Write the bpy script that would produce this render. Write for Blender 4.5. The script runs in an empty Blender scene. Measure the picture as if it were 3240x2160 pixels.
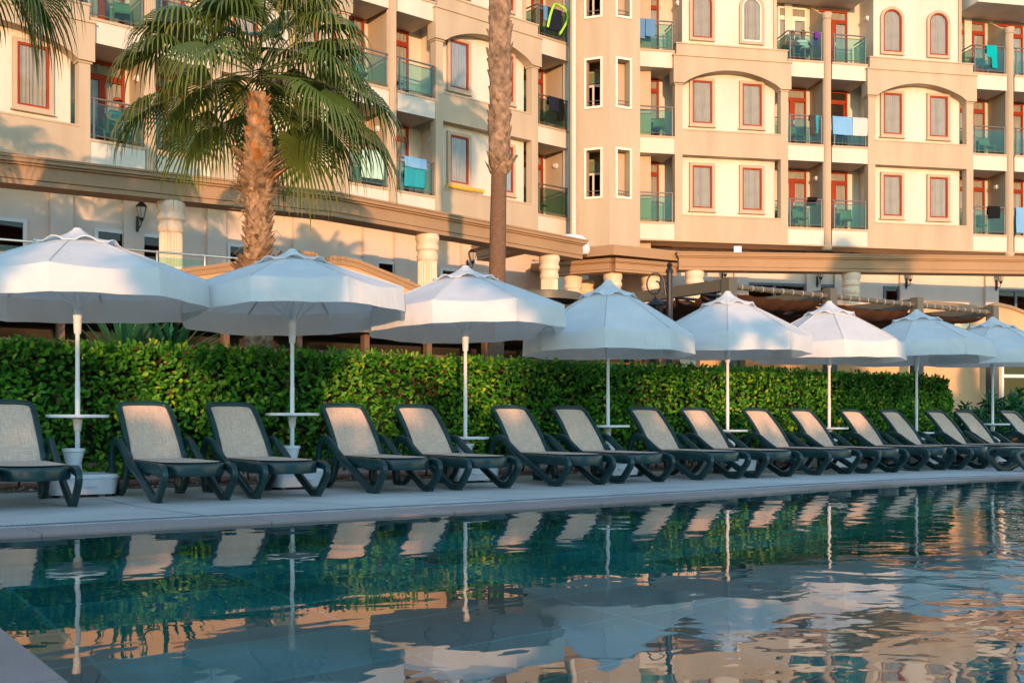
import bpy, math, random
import numpy as np
from mathutils import Vector, Matrix, noise as mnoise
R = math.radians
C = bpy.context.scene.collection
sc = bpy.context.scene
rng = random.Random(7)
nrg = np.random.default_rng(11)

# ------------------------------------------------------------------ frames
class Frame:
    """a ground-plane frame: local x along it, local y away from the pool / into the building"""
    def __init__(s, ox, oy, deg):
        s.o = Vector((ox, oy, 0)); s.a = R(deg); s.M = Matrix.Translation(s.o) @ Matrix.Rotation(s.a, 4, 'Z')
    def p(s, x, y, z=0.0):
        return s.M @ Vector((x, y, z))
ROW = Frame(0, 0, 34.95)          # pool edge, loungers, parasols, hedge
LW = Frame(-2.38, 33.96, 40.7)    # left hotel wing
RW = Frame(10.55, 39.4, 11.5)     # right hotel wing

# ------------------------------------------------------------------ mesh builder
class MB:
    def __init__(s):
        s.v = []; s.f = []; s.mi = []; s.M = Matrix.Identity(4)
    def add(s, vs, fs, m=0):
        o = len(s.v)
        s.v += [tuple(s.M @ Vector(q)) for q in vs]
        s.f += [tuple(i + o for i in f) for f in fs]
        s.mi += [m] * len(fs)
        return s
    def box(s, x0, x1, y0, y1, z0, z1, m=0):
        return s.add([(x0,y0,z0),(x1,y0,z0),(x1,y1,z0),(x0,y1,z0),(x0,y0,z1),(x1,y0,z1),(x1,y1,z1),(x0,y1,z1)],
                     [(0,3,2,1),(4,5,6,7),(0,1,5,4),(1,2,6,5),(2,3,7,6),(3,0,4,7)], m)
    def lathe(s, prof, c=(0,0), n=24, m=0, flute=0.0, cap=True):
        vs = []; fs = []
        for r, z in prof:
            for k in range(n):
                a = 2*math.pi*k/n
                q = r*(1 - (flute if k % 2 else 0))
                vs.append((c[0]+q*math.cos(a), c[1]+q*math.sin(a), z))
        for j in range(len(prof)-1):
            for k in range(n):
                fs.append((j*n+k, j*n+(k+1)%n, (j+1)*n+(k+1)%n, (j+1)*n+k))
        if cap:
            fs.append(tuple(range(n-1, -1, -1))); fs.append(tuple((len(prof)-1)*n+k for k in range(n)))
        return s.add(vs, fs, m)
    def tube(s, path, r, n=8, m=0, closed=False, sx=1.0, sy=1.0, up=None, sq=False):
        P = [Vector(p) for p in path]; L = len(P)
        rs = r if isinstance(r, (list, tuple)) else [r]*L
        vs = []; fs = []
        prev = None
        for i in range(L):
            if closed: t = P[(i+1)%L] - P[i-1]
            else: t = P[min(i+1, L-1)] - P[max(i-1, 0)]
            t.normalize()
            if up is not None:
                a = Vector(up).cross(t)
                if a.length < 1e-4: a = Vector((1,0,0)).cross(t)
            elif prev is None:
                a = t.orthogonal()
            else:
                a = prev - t*prev.dot(t)
                if a.length < 1e-6: a = t.orthogonal()
            a.normalize(); prev = a; b = t.cross(a)
            for k in range(n):
                an = 2*math.pi*(k+.5)/n
                ca, sa = math.cos(an), math.sin(an)
                if sq:
                    ca = math.copysign(abs(ca)**.45, ca); sa = math.copysign(abs(sa)**.45, sa)
                vs.append(tuple(P[i] + a*(ca*rs[i]*sx) + b*(sa*rs[i]*sy)))
        J = L if closed else L-1
        for i in range(J):
            i2 = (i+1) % L
            for k in range(n):
                fs.append((i*n+k, i*n+(k+1)%n, i2*n+(k+1)%n, i2*n+k))
        if not closed:
            fs.append(tuple(range(n-1,-1,-1))); fs.append(tuple((L-1)*n+k for k in range(n)))
        return s.add(vs, fs, m)
    def prism(s, pts, y0, y1, m=0):
        """polygon of (x,z) points, extruded along local y"""
        n = len(pts)
        vs = [(x,y0,z) for x,z in pts] + [(x,y1,z) for x,z in pts]
        fs = [tuple(range(n)), tuple(range(2*n-1, n-1, -1))] + [(k, n+k, n+(k+1)%n, (k+1)%n) for k in range(n)]
        return s.add(vs, fs, m)
    def flat(s, pts, z0, z1, m=0):
        """polygon of (x,y) points, extruded along z"""
        n = len(pts)
        vs = [(x,y,z0) for x,y in pts] + [(x,y,z1) for x,y in pts]
        fs = [tuple(range(n-1,-1,-1)), tuple(range(n, 2*n))] + [(k, (k+1)%n, n+(k+1)%n, n+k) for k in range(n)]
        return s.add(vs, fs, m)
    def ring(s, outer, inner, y0, y1, m=0):
        """frame between two outlines of equal length in the xz plane"""
        n = len(outer); vs = []; fs = []
        for y in (y0, y1):
            vs += [(x,y,z) for x,z in outer] + [(x,y,z) for x,z in inner]
        for k in range(n):
            k2 = (k+1) % n
            fs += [(k,k2,n+k2,n+k), (2*n+k,3*n+k,3*n+k2,2*n+k2), (k,2*n+k,2*n+k2,k2), (n+k,n+k2,3*n+k2,3*n+k)]
        return s.add(vs, fs, m)
    def grid(s, fn, nu, nv, m=0, closed_u=False):
        vs = [tuple(fn(i/nu, j/nv)) for j in range(nv+1) for i in range(nu+1)]
        fs = [(j*(nu+1)+i, j*(nu+1)+i+1, (j+1)*(nu+1)+i+1, (j+1)*(nu+1)+i) for j in range(nv) for i in range(nu)]
        return s.add(vs, fs, m)
    def ball(s, c, r, n=12, m=0, sz=1.0):
        prof = [(r*math.sin(math.pi*j/n), c[2]-r*sz*math.cos(math.pi*j/n)) for j in range(n+1)]
        prof[0] = (1e-4, prof[0][1]); prof[-1] = (1e-4, prof[-1][1])
        return s.lathe(prof, (c[0],c[1]), n*2, m)
    def build(s, name, mats, parent=None, loc=None, rz=None, smooth=None, M=None):
        me = bpy.data.meshes.new(name)
        me.from_pydata(s.v, [], s.f)
        mats = mats if isinstance(mats, (list, tuple)) else [mats]
        for q in mats: me.materials.append(q)
        if len(mats) > 1: me.polygons.foreach_set('material_index', s.mi)
        me.validate(); me.update()
        if smooth is not None:
            me.polygons.foreach_set('use_smooth', [True]*len(me.polygons))
            me.set_sharp_from_angle(angle=R(smooth))
        o = bpy.data.objects.new(name, me); C.objects.link(o)
        if M is not None: o.matrix_basis = M
        else:
            if loc is not None: o.location = loc
            if rz is not None: o.rotation_euler = (0,0,rz)
        if parent is not None: o.parent = parent
        return o

def tag(o, label=None, cat=None, group=None, kind=None):
    if label: o['label'] = label
    if cat: o['category'] = cat
    if group: o['group'] = group
    if kind: o['kind'] = kind
    return o
def thing(name, label, cat, loc=(0,0,0), rz=0.0, group=None):
    o = bpy.data.objects.new(name, None); C.objects.link(o)
    o.empty_display_size = .2
    o.location = loc; o.rotation_euler = (0,0,rz)
    return tag(o, label, cat, group)
def copy_tree(o, parent=None):
    c = o.copy(); C.objects.link(c); c.parent = parent
    for ch in list(o.children): copy_tree(ch, c)
    return c
def dup(root, label, loc=None, rz=None, group=None):
    c = copy_tree(root); c['label'] = label
    if loc is not None: c.location = loc
    if rz is not None: c.rotation_euler = (0,0,rz)
    if group: c['group'] = group
    return c
def place(part, parent, M):
    """another copy of a part (with its sub-parts) put at matrix M under parent"""
    c = copy_tree(part, parent); c.matrix_basis = M
    return c

# ------------------------------------------------------------------ materials
def new_mat(name):
    m = bpy.data.materials.new(name); m.use_nodes = True
    nt = m.node_tree; nt.nodes.clear()
    out = nt.nodes.new('ShaderNodeOutputMaterial')
    return m, nt, out
def N(nt, typ, **kw):
    n = nt.nodes.new(typ)
    for k, v in kw.items():
        if k.startswith('i_'): n.inputs[k[2:].replace('_', ' ')].default_value = v
        else: setattr(n, k, v)
    return n
def rgb(c): return (c[0], c[1], c[2], 1.0)
def tint_noise(nt, col, var, scale, detail=4, coord='Object', stretch=None):
    tc = N(nt, 'ShaderNodeTexCoord'); src = tc.outputs[coord]
    if stretch:
        mp = N(nt, 'ShaderNodeMapping'); mp.inputs['Scale'].default_value = stretch
        nt.links.new(src, mp.inputs['Vector']); src = mp.outputs[0]
    nz = N(nt, 'ShaderNodeTexNoise'); nz.inputs['Scale'].default_value = scale; nz.inputs['Detail'].default_value = detail
    nt.links.new(src, nz.inputs['Vector'])
    rp = N(nt, 'ShaderNodeValToRGB')
    rp.color_ramp.elements[0].position = .3; rp.color_ramp.elements[1].position = .7
    rp.color_ramp.elements[0].color = rgb([max(0, c*(1-var)) for c in col])
    rp.color_ramp.elements[1].color = rgb([min(1, c*(1+var)) for c in col])
    nt.links.new(nz.outputs['Fac'], rp.inputs['Fac'])
    return src, nz, rp.outputs['Color']
def mat(name, col, rough=.6, var=.08, vscale=3, bump=0.0, bscale=60, metal=0.0, spec=.4, coat=0.0, stretch=None, sub=0.0):
    m, nt, out = new_mat(name)
    b = N(nt, 'ShaderNodeBsdfPrincipled')
    b.inputs['Roughness'].default_value = rough; b.inputs['Metallic'].default_value = metal
    b.inputs['Specular IOR Level'].default_value = spec; b.inputs['Coat Weight'].default_value = coat
    src, nz, c = tint_noise(nt, col, var, vscale, stretch=stretch)
    nt.links.new(c, b.inputs['Base Color'])
    if bump:
        n2 = N(nt, 'ShaderNodeTexNoise'); n2.inputs['Scale'].default_value = bscale; n2.inputs['Detail'].default_value = 5
        nt.links.new(src, n2.inputs['Vector'])
        bp = N(nt, 'ShaderNodeBump'); bp.inputs['Strength'].default_value = bump; bp.inputs['Distance'].default_value = .02
        nt.links.new(n2.outputs['Fac'], bp.inputs['Height']); nt.links.new(bp.outputs[0], b.inputs['Normal'])
    nt.links.new(b.outputs[0], out.inputs[0])
    return m
def glass(name, tint, ior=1.45, rough=0.0, refl=1.0):
    m, nt, out = new_mat(name)
    t = N(nt, 'ShaderNodeBsdfTransparent'); t.inputs[0].default_value = rgb(tint)
    g = N(nt, 'ShaderNodeBsdfGlossy'); g.inputs['Roughness'].default_value = rough
    f = N(nt, 'ShaderNodeFresnel'); f.inputs['IOR'].default_value = ior
    mul = N(nt, 'ShaderNodeMath', operation='MULTIPLY'); mul.inputs[1].default_value = refl
    nt.links.new(f.outputs[0], mul.inputs[0])
    x = N(nt, 'ShaderNodeMixShader')
    nt.links.new(mul.outputs[0], x.inputs[0]); nt.links.new(t.outputs[0], x.inputs[1]); nt.links.new(g.outputs[0], x.inputs[2])
    nt.links.new(x.outputs[0], out.inputs[0])
    return m
def cloth(name, col, trans=.3, var=.04, weave=0, rough=.9, wrinkle=0.0):
    m, nt, out = new_mat(name)
    d = N(nt, 'ShaderNodeBsdfPrincipled'); d.inputs['Roughness'].default_value = rough; d.inputs['Specular IOR Level'].default_value = .15
    t = N(nt, 'ShaderNodeBsdfTranslucent')
    src, nz, c = tint_noise(nt, col, var, 2.5)
    if weave:
        w = []
        for st in ((weave, weave*.06, weave*.06), (weave*.06, weave, weave)):
            mp = N(nt, 'ShaderNodeMapping'); mp.inputs['Scale'].default_value = st
            nt.links.new(src, mp.inputs['Vector'])
            q = N(nt, 'ShaderNodeTexNoise'); q.inputs['Scale'].default_value = 1; q.inputs['Detail'].default_value = 3
            nt.links.new(mp.outputs[0], q.inputs['Vector']); w.append(q)
        ad = N(nt, 'ShaderNodeMath', operation='ADD'); nt.links.new(w[0].outputs['Fac'], ad.inputs[0]); nt.links.new(w[1].outputs['Fac'], ad.inputs[1])
        mr = N(nt, 'ShaderNodeMapRange'); mr.inputs['From Min'].default_value = .6; mr.inputs['From Max'].default_value = 1.4
        mr.inputs['To Min'].default_value = .62; mr.inputs['To Max'].default_value = 1.3
        nt.links.new(ad.outputs[0], mr.inputs['Value'])
        mx = N(nt, 'ShaderNodeVectorMath', operation='SCALE'); nt.links.new(c, mx.inputs[0]); nt.links.new(mr.outputs[0], mx.inputs['Scale'])
        c = mx.outputs[0]
    nt.links.new(c, d.inputs['Base Color']); nt.links.new(c, t.inputs[0])
    if wrinkle:
        q = N(nt, 'ShaderNodeTexNoise'); q.inputs['Scale'].default_value = 4.5; q.inputs['Detail'].default_value = 4; q.inputs['Distortion'].default_value = 1.2
        nt.links.new(src, q.inputs['Vector'])
        bp = N(nt, 'ShaderNodeBump'); bp.inputs['Strength'].default_value = wrinkle; bp.inputs['Distance'].default_value = .03
        nt.links.new(q.outputs['Fac'], bp.inputs['Height']); nt.links.new(bp.outputs[0], d.inputs['Normal'])
    x = N(nt, 'ShaderNodeMixShader'); x.inputs[0].default_value = trans
    nt.links.new(d.outputs[0], x.inputs[1]); nt.links.new(t.outputs[0], x.inputs[2]); nt.links.new(x.outputs[0], out.inputs[0])
    return m
def leaf_mat(name, dark, mid, light, trans=.3, rough=.38, spec=.5, dry=None):
    """leaves: every leaf carries its own value in the point attribute 'tone'"""
    m, nt, out = new_mat(name)
    at = N(nt, 'ShaderNodeAttribute', attribute_name='tone')
    rp = N(nt, 'ShaderNodeValToRGB'); e = rp.color_ramp.elements
    e[0].color = rgb(dark); e[1].color = rgb(light); q = e.new(.5); q.color = rgb(mid)
    nt.links.new(at.outputs['Fac'], rp.inputs['Fac'])
    if dry:
        e[0].color = rgb(dry); q = e.new(.008); q.color = rgb(dark)
    d = N(nt, 'ShaderNodeBsdfPrincipled'); d.inputs['Roughness'].default_value = rough; d.inputs['Specular IOR Level'].default_value = spec
    t = N(nt, 'ShaderNodeBsdfTranslucent')
    nt.links.new(rp.outputs[0], d.inputs['Base Color']); nt.links.new(rp.outputs[0], t.inputs[0])
    x = N(nt, 'ShaderNodeMixShader'); x.inputs[0].default_value = trans
    nt.links.new(d.outputs[0], x.inputs[1]); nt.links.new(t.outputs[0], x.inputs[2]); nt.links.new(x.outputs[0], out.inputs[0])
    return m
def np_mesh(name, V, F, material, parent=None, tone=None, smooth=False, k=4, M=None):
    """mesh from numpy arrays; F is (n,k)"""
    me = bpy.data.meshes.new(name)
    V = np.asarray(V, np.float32); F = np.asarray(F, np.int32)
    me.vertices.add(len(V)); me.vertices.foreach_set('co', V.ravel())
    me.loops.add(F.size); me.loops.foreach_set('vertex_index', F.ravel())
    me.polygons.add(len(F)); me.polygons.foreach_set('loop_start', np.arange(len(F), dtype=np.int32)*F.shape[1])
    me.update(calc_edges=True)
    if tone is not None:
        a = me.attributes.new('tone', 'FLOAT', 'POINT'); a.data.foreach_set('value', np.asarray(tone, np.float32))
    if smooth: me.polygons.foreach_set('use_smooth', [True]*len(F))
    me.materials.append(material)
    o = bpy.data.objects.new(name, me); C.objects.link(o)
    if parent is not None: o.parent = parent
    if M is not None: o.matrix_basis = M
    return o

WHITE_STUCCO = mat('white_stucco', (.64,.585,.49), .85, .09, 1.4, .25, 45, stretch=(1,1,.22))
BEIGE_STUCCO = mat('beige_stucco', (.465,.372,.262), .85, .12, 1.2, .25, 45, stretch=(1,1,.22))
BEAM_STUCCO = mat('ochre_stucco', (.37,.235,.13), .85, .08, .8, .3, 40)
COLUMN_STONE = mat('cast_stone', (.74,.60,.44), .8, .06, 2, .2, 60)
TERRACE_PAINT = mat('apricot_paint', (.62,.39,.20), .85, .06, .6, .25, 45)
SOFFIT = mat('soffit_plaster', (.55,.38,.24), .9, .05, 1)
GROUND_PAINT = mat('cream_paint_bounce_tint', (.66,.53,.43), .85, .06, 1.4, .25, 45, stretch=(1,1,.22))  # pinker cream, also standing in for warm bounce from sunlit walls
RED_FRAME = mat('red_brown_frame', (.30,.040,.010), .6, .15, 4, spec=.2)
MOULDING = mat('window_moulding', (.47,.36,.25), .8, .04, 3)
CURTAIN = cloth('curtain_voile', (.55,.51,.45), .15, .10)
PANE = glass('window_pane', (.90,.91,.90), 1.5, 0, .55)
DARK_PANE = glass('dark_pane', (.16,.16,.15), 1.5, .02)
GREEN_GLASS = glass('green_balustrade_glass', (.68,.88,.80), 1.5, 0, .6)
RAIL = mat('grey_rail', (.20,.175,.16), .4, .08, 6, metal=.5)
STEEL = mat('brushed_steel', (.55,.54,.52), .3, .05, 6, metal=.9)
INSIDE = mat('dark_interior', (.035,.028,.022), .9)
WHITE_PLASTIC = mat('white_plastic', (.78,.78,.78), .35, .05, 3, .05, 20)
WHITE_METAL = mat('white_painted_pole', (.72,.72,.73), .4, .05, 5)
CANVAS = cloth('white_canvas', (.84,.83,.81), .30, .05, wrinkle=.5)
FRAME_GREEN = mat('dark_green_plastic', (.008,.040,.043), .32, .3, 7, .06, 30, spec=.5)
TEXTILENE = cloth('beige_textilene', (.74,.53,.39), .1, .05, weave=160)
WHITE_FRAME = mat('white_window_frame', (.72,.69,.64), .5, .04)
IRON = mat('black_iron', (.02,.018,.018), .4, .2, 8)
LAMP_GLASS = mat('lantern_glass', (.42,.36,.29), .25, .1)
GREYGREEN = mat('grey_green_chair', (.17,.22,.13), .5, .08)
PERGOLA = mat('taupe_aluminium', (.105,.095,.072), .45, .06)
BROWN_CLOTH = cloth('brown_awning', (.10,.045,.025), .15, .15)
WOOD = mat('brown_wood', (.22,.11,.05), .55, .25, 4, .2, 20, stretch=(1,6,6))
# ------------------------------------------------------------------ world, sun, camera
SUN_EL, LX, LY = R(4.0), -.117, .993
w = bpy.data.worlds.new('World'); sc.world = w; w.use_nodes = True
nt = w.node_tree; nt.nodes.clear()
sky = N(nt, 'ShaderNodeTexSky', sky_type='NISHITA', sun_disc=False)
sky.sun_elevation = SUN_EL; sky.sun_rotation = math.atan2(-LX, -LY)
sky.ozone_density = 2.0; sky.air_density = 1.0; sky.dust_density = .04
bg = N(nt, 'ShaderNodeBackground'); bg.inputs['Strength'].default_value = .15
wo = N(nt, 'ShaderNodeOutputWorld')
nt.links.new(sky.outputs[0], bg.inputs[0]); nt.links.new(bg.outputs[0], wo.inputs[0])
sl = bpy.data.lights.new('sun', 'SUN'); sl.energy = .84; sl.angle = R(.5); sl.color = (1.0, .535, .27)
so = bpy.data.objects.new('sun', sl); C.objects.link(so)
L = Vector((LX*math.cos(SUN_EL), LY*math.cos(SUN_EL), -math.sin(SUN_EL)))
so.rotation_euler = L.to_track_quat('-Z', 'Y').to_euler(); so.location = (4, -30, 12)
cd = bpy.data.cameras.new('camera'); co = bpy.data.objects.new('camera', cd); C.objects.link(co)
co.location = (0, 0, .78); co.rotation_euler = (R(90), 0, 0)
cd.sensor_width = 36; cd.lens = 1098/1024*36; cd.shift_y = 81/1024
cd.clip_start = .05; cd.clip_end = 2000
cd.dof.use_dof = True; cd.dof.focus_distance = 14.0; cd.dof.aperture_fstop = 12.0
sc.camera = co
sc.view_settings.view_transform = 'Standard'; sc.view_settings.look = 'None'
sc.view_settings.exposure = 2.56; sc.view_settings.gamma = 1.0
cy = sc.cycles
cy.use_denoising = True; cy.max_bounces = 8; cy.diffuse_bounces = 3; cy.glossy_bounces = 4; cy.transparent_max_bounces = 16
cy.transmission_bounces = 4; cy.caustics_reflective = False; cy.caustics_refractive = True; cy.sample_clamp_indirect = 6.0

# ------------------------------------------------------------------ ground, deck, pool
RIM = .05                             # the coping stands a little above the deck, which falls away from it
WATER_Z = RIM-.022
PX0, PX1, PY0 = .75, 46.0, -7.0      # pool, in the ROW frame
EDGE = [(.80, 8.20), (4, 8.20), (6.2, 8.22), (8, 8.32), (9.6, 8.5), (11, 8.66), (12.5, 8.72), (14.2, 8.7), (16, 8.5), (18, 8.1), (21, 7.2), (25, 5.8), (32, 3.0), (PX1, -2.5)]
EDGE = [(x*.937 if 0 < i < 13 else x, y*.937) for i, (x, y) in enumerate(EDGE)]; EDGE[0] = (PX0, EDGE[0][1])
def stone_mat(name, col, tile=None, joint=(.2,.2,.2), var=.12, rough=.75, jw=.006, bump=.15, fine=180, cv=(.82,1.08)):
    """stone slabs; tile = (length, width) in metres, joints in the frame's own axes"""
    m, nt, out = new_mat(name)
    b = N(nt, 'ShaderNodeBsdfPrincipled'); b.inputs['Roughness'].default_value = rough; b.inputs['Specular IOR Level'].default_value = .35
    src, nz, c = tint_noise(nt, col, var, 1.3, 8)
    n2 = N(nt, 'ShaderNodeTexNoise'); n2.inputs['Scale'].default_value = fine; nt.links.new(src, n2.inputs['Vector'])
    mr = N(nt, 'ShaderNodeMapRange'); mr.inputs['To Min'].default_value = .8; mr.inputs['To Max'].default_value = 1.2; nt.links.new(n2.outputs['Fac'], mr.inputs['Value'])
    sca = N(nt, 'ShaderNodeVectorMath', operation='SCALE'); nt.links.new(c, sca.inputs[0]); nt.links.new(mr.outputs[0], sca.inputs['Scale'])
    c = sca.outputs[0]
    if tile:
        br = N(nt, 'ShaderNodeTexBrick', offset=0.0, squash=1.0)
        br.inputs['Scale'].default_value = 1; br.inputs['Brick Width'].default_value = tile[0]; br.inputs['Row Height'].default_value = tile[1]
        br.inputs['Mortar Size'].default_value = jw; br.inputs['Mortar Smooth'].default_value = .3; br.inputs['Bias'].default_value = 0
        br.inputs['Color1'].default_value = (cv[0],)*3+(1,); br.inputs['Color2'].default_value = (cv[1],)*3+(1,); br.inputs['Mortar'].default_value = rgb(joint)
        nt.links.new(src, br.inputs['Vector'])
        mu = N(nt, 'ShaderNodeVectorMath', operation='MULTIPLY'); nt.links.new(c, mu.inputs[0]); nt.links.new(br.outputs['Color'], mu.inputs[1])
        c = mu.outputs[0]
    nt.links.new(c, b.inputs['Base Color'])
    bp = N(nt, 'ShaderNodeBump'); bp.inputs['Strength'].default_value = bump; bp.inputs['Distance'].default_value = .01
    nt.links.new(n2.outputs['Fac'], bp.inputs['Height']); nt.links.new(bp.outputs[0], b.inputs['Normal'])
    nt.links.new(b.outputs[0], out.inputs[0])
    return m
DECK = stone_mat('pale_deck_slab', (.56,.525,.475), (1.5, 5.5), (.25,.24,.23), .13, .7, .013)
COPING = stone_mat('rosy_coping_stone', (.33,.255,.23), (1.6, 3.3), (.5,.5,.5), .12, .55, .006, .1, 90)
FLOOR_TILE = stone_mat('teal_pool_tile', (.07,.90,.82), (1.25, .62), (1.5,1.25,1.25), .5, .6, .014, .05, 30, (.42,1.2))
GRAVEL = mat('gravel', (.17,.13,.10), .9, .5, 25, .9, 45)
PALE_LIP = mat('pale_grating_lip', (.42,.42,.42), .5, .2, 5)
GRATE = mat('plastic_grating', (.17,.19,.21), .5, .15, 8)
GROUND = mat('ground_paving', (.26,.20,.15), .9, .15, .5, .2, 20)

def sheet(name, polys, material, kind='structure', z=0.0, thick=None):
    mb = MB()
    for p in polys:
        if thick: mb.flat([(x, y) for x, y in p], z-thick, z)
        else: mb.add([(x, y, z) for x, y in p], [tuple(range(len(p)))])
    o = mb.build(name, material, M=ROW.M); tag(o, kind=kind); return o
E0 = [p for p in EDGE]
def off(d):   # edge line moved outwards (towards the loungers) by d
    q = []
    for i, (x, y) in enumerate(E0):
        x1, y1 = E0[max(i-1,0)]; x2, y2 = E0[min(i+1,len(E0)-1)]
        t = Vector((x2-x1, y2-y1)).normalized()
        q.append((x - t.y*d, y + t.x*d) if i else (x, y+d))
    return q
def strips(a, b): return [[a[i], a[i+1], b[i+1], b[i]] for i in range(len(a)-1)]
W_ = [.52,.52,.51,.47,.38,.34,.32,.32,.32,.32,.32,.32,.32,.32]
mid = [(x + (q[0]-x)*wd, y + (q[1]-y)*wd) for (x, y), q, wd in zip(E0, off(1.0), W_)]
far_ = [(x + (q[0]-x)*(wd+.26), y + (q[1]-y)*(wd+.26)) for (x, y), q, wd in zip(E0, off(1.0), W_)]
# ground to the horizon, with the pool's hole
sheet('ground', [[(-900,-900),(900,-900),(900,PY0-.5),(-900,PY0-.5)], [(-900,PY0-.5),(PX0-.4,PY0-.5),(PX0-.4,900),(-900,900)],
                 [(PX0-.4,9.1),(PX1+.5,9.1),(PX1+.5,900),(PX0-.4,900)], [(PX1+.5,PY0-.5),(900,PY0-.5),(900,900),(PX1+.5,900)]], GROUND, z=-.08)
# deck slabs behind the grating, and on the near left side
dm = MB(); LE = -14.0
fl2 = [(LE, far_[0][1])] + far_
for (x0,y0),(x1,y1) in zip(fl2[:-1], fl2[1:]):
    rows0 = [(x0,y0,RIM-.004),(x0,max(10.3,y0+.3),0),(x0,13.15,0)]; rows1 = [(x1,y1,RIM-.004),(x1,max(10.3,y1+.3),0),(x1,13.15,0)]
    dm.add(rows0+rows1, [(0,3,4,1),(1,4,5,2)])
tag(dm.build('pool_deck', DECK, M=ROW.M), kind='structure')
sheet('near_deck', [[(-14,PY0-.45),(PX0-.62,PY0-.45),(PX0-.62,far_[0][1]),(-14,far_[0][1])]], DECK, z=RIM-.004)
cp = strips(E0, mid) + [[(PX0-.6,PY0-.4),(PX0,PY0-.4),(PX0,mid[0][1]),(PX0-.6,mid[0][1])]]
# coping stones with a nosing that drops below the water line
o = sheet('pool_coping', cp, COPING, z=RIM, thick=.075)
bv = o.modifiers.new('bevel', 'BEVEL'); bv.width = .006; bv.segments = 2; bv.limit_method = 'ANGLE'
# overflow grating: cross bars between two edge strips
g = MB()
def along(line, n):
    seg = [(Vector(line[i]), Vector(line[i+1])) for i in range(len(line)-1)]
    return seg
s_tot = 0
for i in range(len(mid)-1):
    a0, a1, b0, b1 = [Vector((*p, 0)) for p in (mid[i], mid[i+1], far_[i], far_[i+1])]
    ln = (a1-a0).length
    n = max(1, int(ln/.033)) if mid[i][0] < 20 else 1
    if mid[i][0] >= 20: continue
    for k in range(n):
        f0, f1 = (k+.12)/n, (k+.80)/n
        p = [a0.lerp(a1,f0), a0.lerp(a1,f1), b0.lerp(b1,f1), b0.lerp(b1,f0)]
        jut = .012 if (k % 9 == 0) else 0
        g.flat([(q.x, q.y) for q in p], RIM-.02, RIM+.002)
    g.flat([(q.x,q.y) for q in (a0, a1, a1.lerp(b1,.12), a0.lerp(b0,.12))], RIM-.03, RIM+.010, 1)
tag(g.build('drain_grating', [GRATE, PALE_LIP], M=ROW.M), kind='structure')
sheet('drain_channel', strips(mid, far_), INSIDE, z=RIM-.05)
# basin: floor and walls
sheet('pool_floor', [[(PX0,PY0),(PX1,PY0)] + E0[::-1]], FLOOR_TILE, z=-1.3)
b = MB()
ring = [(PX0,PY0)] + E0 + [(PX1,PY0)]
for i in range(len(ring)):
    (x0,y0),(x1,y1) = ring[i], ring[(i+1)%len(ring)]
    b.add([(x0,y0,-1.3),(x1,y1,-1.3),(x1,y1,RIM-.073),(x0,y0,RIM-.073)], [(0,1,2,3)])
WALL_TILE = stone_mat('teal_wall_tile', (.06,.60,.56), None, var=.3, rough=.5, bump=.05)
tag(b.build('pool_wall', WALL_TILE, M=ROW.M), kind='structure')
# water: a single sheet; reflection by Fresnel, tinted view of the floor, small waves that grow to the right
m, nt, out = new_mat('pool_water')
tc = N(nt, 'ShaderNodeTexCoord')
def wave(scale, stretch, detail, dist=0.0):
    mp = N(nt, 'ShaderNodeMapping'); mp.inputs['Scale'].default_value = stretch; nt.links.new(tc.outputs['Object'], mp.inputs['Vector'])
    q = N(nt, 'ShaderNodeTexNoise'); q.inputs['Scale'].default_value = scale; q.inputs['Detail'].default_value = detail; q.inputs['Distortion'].default_value = dist
    nt.links.new(mp.outputs[0], q.inputs['Vector']); return q
n1 = wave(1.6, (1,1,1), 1); n2 = wave(3.8, (1,1.3,1), 1.5, .4); n3 = wave(11, (.8,1.2,1), 1, .6)
sx = N(nt, 'ShaderNodeSeparateXYZ'); nt.links.new(tc.outputs['Object'], sx.inputs[0])
# calm on the left, choppier towards +x and the near side
mr = N(nt, 'ShaderNodeMapRange'); mr.inputs['From Min'].default_value = -1.2; mr.inputs['From Max'].default_value = 1.4
ad0 = N(nt, 'ShaderNodeMath', operation='MULTIPLY_ADD'); ad0.inputs[1].default_value = -1.3; nt.links.new(sx.outputs['Y'], ad0.inputs[0])
pn = wave(.9, (1,1,1), 2); pm = N(nt, 'ShaderNodeMath', operation='MULTIPLY_ADD'); pm.inputs[1].default_value = 2.6; nt.links.new(pn.outputs['Fac'], pm.inputs[0])
px_ = N(nt, 'ShaderNodeMath', operation='SUBTRACT'); px_.inputs[1].default_value = 1.3; nt.links.new(sx.outputs['X'], px_.inputs[0]); nt.links.new(px_.outputs[0], pm.inputs[2])
nt.links.new(pm.outputs[0], ad0.inputs[2]); nt.links.new(ad0.outputs[0], mr.inputs['Value'])
nearer = N(nt, 'ShaderNodeMapRange'); nearer.inputs['From Min'].default_value = 7.5; nearer.inputs['From Max'].default_value = 2.5; nearer.inputs['To Min'].default_value = .22; nt.links.new(sx.outputs['Y'], nearer.inputs['Value'])
def mul(a, k):
    q = N(nt, 'ShaderNodeMath', operation='MULTIPLY'); nt.links.new(a, q.inputs[0])
    if isinstance(k, float): q.inputs[1].default_value = k
    else: nt.links.new(k, q.inputs[1])
    return q.outputs[0]
def add(a, b_):
    q = N(nt, 'ShaderNodeMath', operation='ADD'); nt.links.new(a, q.inputs[0]); nt.links.new(b_, q.inputs[1]); return q.outputs[0]
calm = add(mul(n1.outputs['Fac'], .0035), mul(n2.outputs['Fac'], .0009))
chop = mul(mul(add(mul(n2.outputs['Fac'], .0046), mul(n3.outputs['Fac'], .0007)), mr.outputs[0]), nearer.outputs[0])
h = add(calm, chop)
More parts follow.
